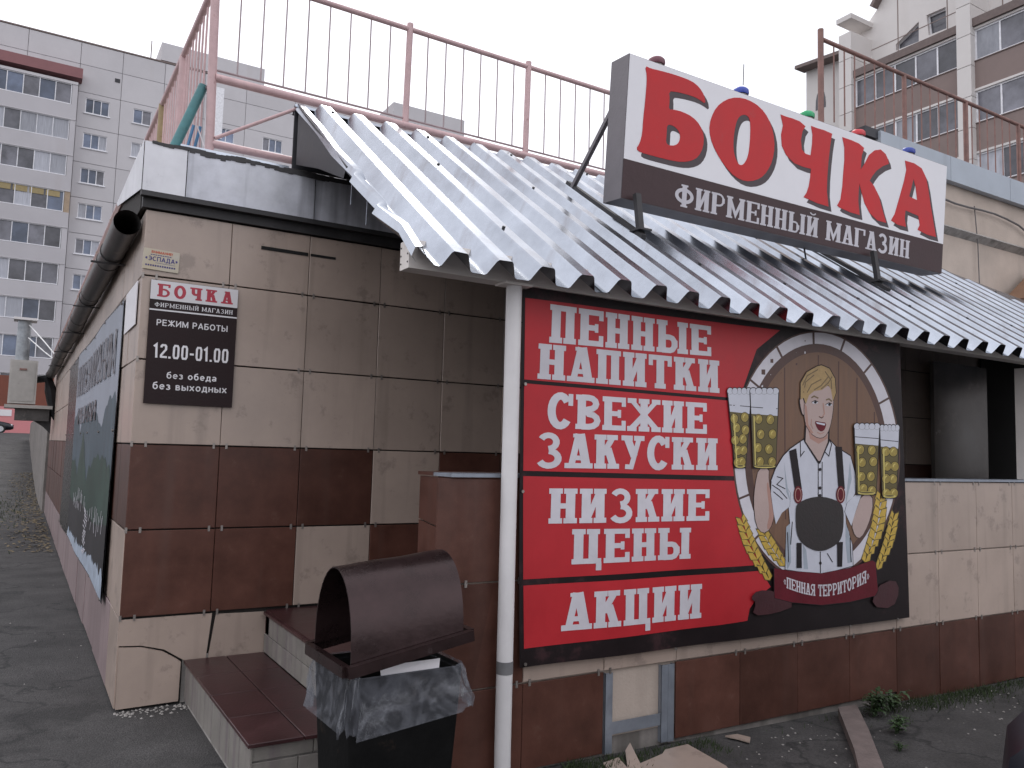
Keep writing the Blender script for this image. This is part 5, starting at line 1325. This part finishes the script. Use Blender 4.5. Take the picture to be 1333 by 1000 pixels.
for (a, b2, zt) in ((yA0, yA1, 23.4), (yB0, yB1, 24.3)):
    for z in range(int((zt+1)/1.4)):
        MB().box(LX-.30, LX+1.6, a, b2, -1+1.4*z, min(zt, -1+1.4*z+1.37)).build('pilaster_block', 'rb_white', rb_)
    MB().box(LX-.38, LX+1.6, a-.08, b2+.08, zt, zt+.25).build('pilaster_cap', 'rb_white', rb_)
# set-back wall with gable, built of big panels
WX = LX+1.35
MB().box(WX+.05, WX+12, -14, yEnd, -1, 19.5).build('building_core', 'rb_white', rb_)
zg0 = 20.2
gab = [(-14, zg0), (yA1+.3, zg0), (yA1+.3, 23.0), (yA1-1.0, 24.2), (yB1-0, 31.0), (4, 33.5), (-14, 33.5)]
# openings: pointed attic window and square one
def ryz(px, py): p = hit(px, py, 0, WX); return (p.y, p.z)
w1 = [ryz(1166, 66), ryz(1166, 58), ryz(1196, 28), ryz(1196, 54)]
w2 = [ryz(1209, 46), ryz(1206, 20), ryz(1231, 9), ryz(1232, 37)]
MB().prism(gab, lambda a, b, h: (WX-h, a, b), -.5, 0, [w1[::-1], w2[::-1]]).build('gable_wall', 'rb_white', rb_)
for wq in (w1, w2):
    cyq = sum(p[0] for p in wq)/4; czq = sum(p[1] for p in wq)/4
    m = MB(); m.prism(wq, lambda a, b, h: (WX+.22-h, a, b), 0, .06, [[(cyq+(a-cyq)*.86, czq+(b-czq)*.86) for a, b in wq][::-1]]); f = m.build('window', 'far_frame', rb_)
    MB().prism([(cyq+(a-cyq)*.97, czq+(b-czq)*.97) for a, b in wq], lambda a, b, h: (WX+.25-h, a, b), 0, .01).build('pane', 'glass_grey', f)
m = MB(); m.bar((WX-.2, yA1-1.0, 24.3), (WX-.2, yB1, 31.1), .5, .18); m.bar((WX-.2, yB1, 31.1), (WX-.2, 4, 33.6), .5, .18); m.build('gable_coping', 'rb_roof', rb_)
# thin joint strips of the gable cladding
m = MB()
for y in (yA0-1.5, yA0-4, yA0-6.5, yB0-1, yB0-3.5): m.box(WX-.01, WX-.002, y, y+.05, zg0, 30 if y < yA0-5 else 26)
for z in (22.2, 24.4, 26.6, 28.8): m.box(WX-.012, WX-.004, -14, yA0-(z-23)*1.3, z, z+.04)
m.build('cladding_joints', 'rb_brown', rb_)
# lower far wing with arched window
LW = [(yA1, -1), (yEnd, -1), (yEnd, hit(1040, 103, 0, RX0+1).z), (yA1, hit(1097, 84, 0, RX0+1).z)]
MB().prism(LW, lambda a, b, h: (LX+.6-h, a, b), -6, 0).build('far_wing', 'rb_white', rb_)
arcp = [(hit(1074, 135, 0, LX+.6).y, 0)]
ay0, ay1 = hit(1075, 130, 0, LX+.6).y, hit(1062, 130, 0, LX+.6).y; az = hit(1068, 142, 0, LX+.6).z; az1 = hit(1068, 116, 0, LX+.6).z
ap = [(ay1, az), (ay0, az)]+[( (ay0+ay1)/2+(ay0-ay1)/2*cos(a), az1-.9+.9*sin(a)) for a in [pi*k/8 for k in range(0, 9)]]
MB().prism(ap, lambda a, b, h: (LX+.6-h, a, b), .004, .02).build('window', 'glass_grey', rb_)
MB().bar((LX+.3, yEnd+.2, LW[2][1]+.1), (LX+.3, yA1, LW[3][1]+.1), .8, .18).build('wing_roof', 'rb_roof', rb_)
for py_ in (1092, 1100): 
    y_ = hit(py_, 120, 0, LX).y; MB().tube([(LX+.4, y_, 8), (LX+.4, y_, 20)], .06, 6).build('downpipe', 'rb_brown', rb_)
m = MB(); yy = yA1
while yy < yEnd: m.box(LX+.585, LX+.597, yy, yy+.04, 5, 19); yy += 1.6
m.build('cladding_joints', 'rb_brown', rb_)

# =================================================================== CARS
def make_car(label, cat='car'):
    r = thing('parked_car', label, cat, (0, 0, 0))
    def ring(x, hw, z0, z1, n=20, e=3.2):
        pts = []
        for k in range(n):
            a = 2*pi*k/n; c_, s_ = cos(a), sin(a); pts.append((x, hw*math.copysign(abs(c_)**(2/e), c_), (z0+z1)/2+(z1-z0)/2*math.copysign(abs(s_)**(2/e), s_)))
        return pts
    m = MB(); m.loft([ring(x, hw, z0, z1) for x, hw, z0, z1 in ((-2.18, .55, .42, .66), (-2.12, .72, .30, .82), (-1.95, .82, .22, .92), (-1.4, .87, .20, .95), (0, .88, .20, .93), (1.0, .87, .20, .90), (1.6, .85, .22, .80), (1.95, .78, .26, .70), (2.12, .62, .34, .60))]); m.build('body', 'car_navy', r, smooth=True)
    m = MB(); m.loft([ring(x, hw, z0, z1, 20, 3.5) for x, hw, z0, z1 in ((-1.85, .62, .80, .94), (-1.35, .70, .80, 1.28), (-.9, .68, .80, 1.38), (.1, .68, .80, 1.40), (.55, .68, .80, 1.28), (1.15, .70, .80, .92))]); m.build('window', 'car_glass', r, smooth=True)
    m = MB(); m.loft([ring(x, hw, z0, z1, 16, 3) for x, hw, z0, z1 in ((-1.25, .56, 1.26, 1.31), (-.9, .60, 1.34, 1.405), (.1, .60, 1.36, 1.42), (.45, .56, 1.29, 1.335))]); m.build('roof', 'car_navy', r, smooth=True)
    for sx in (-1.32, 1.32):
        for sy in (-1, 1):
            ty = MB().tube([(sx, sy*.70, .31), (sx, sy*.885, .31)], .31, 22).build('wheel', 'tyre', r, smooth=True)
            m = MB(); m.tube([(sx, sy*.886, .31), (sx, sy*.90, .31)], .20, 18); m.build('rim', 'rim_alloy', ty, smooth=True)
    for sy in (-1, 1):
        m = MB(); m.loft([ring(x, .14, .52, .66, 10, 2.5) for x in (1.82, 2.03)]); m.v = [(a, b+sy*.58, c) for a, b, c in m.v]; m.build('headlight', 'headlight', r, smooth=True)
        m = MB(); m.loft([ring(x, .12, .62, .76, 10, 2.5) for x in (-2.09, -2.0)]); m.v = [(a, b+sy*.56, c) for a, b, c in m.v]; m.build('tail_lamp', 'tail_lamp', r, smooth=True)
        m = MB(); m.loft([ring(x, .09, .90, 1.02, 8, 2.5) for x in (.62, .75)]); m.v = [(a, b+sy*.90, c) for a, b, c in m.v]; m.build('mirror', 'car_navy', r, smooth=True)
    return r
car1 = make_car('dark blue car parked in front of the pink shopfront far left')
car1.location = (-3.0, 62.5, gz(-3, 62)-.02)
car2 = make_car('dark navy car body cut off at the bottom right corner')
car2.location = (4.92, -5.27, gz(5, -5)); car2.scale = (1.08, 1.08, 1.18)

# clean helper properties
for o in bpy.data.objects:
    if '_w' in o: del o['_w']
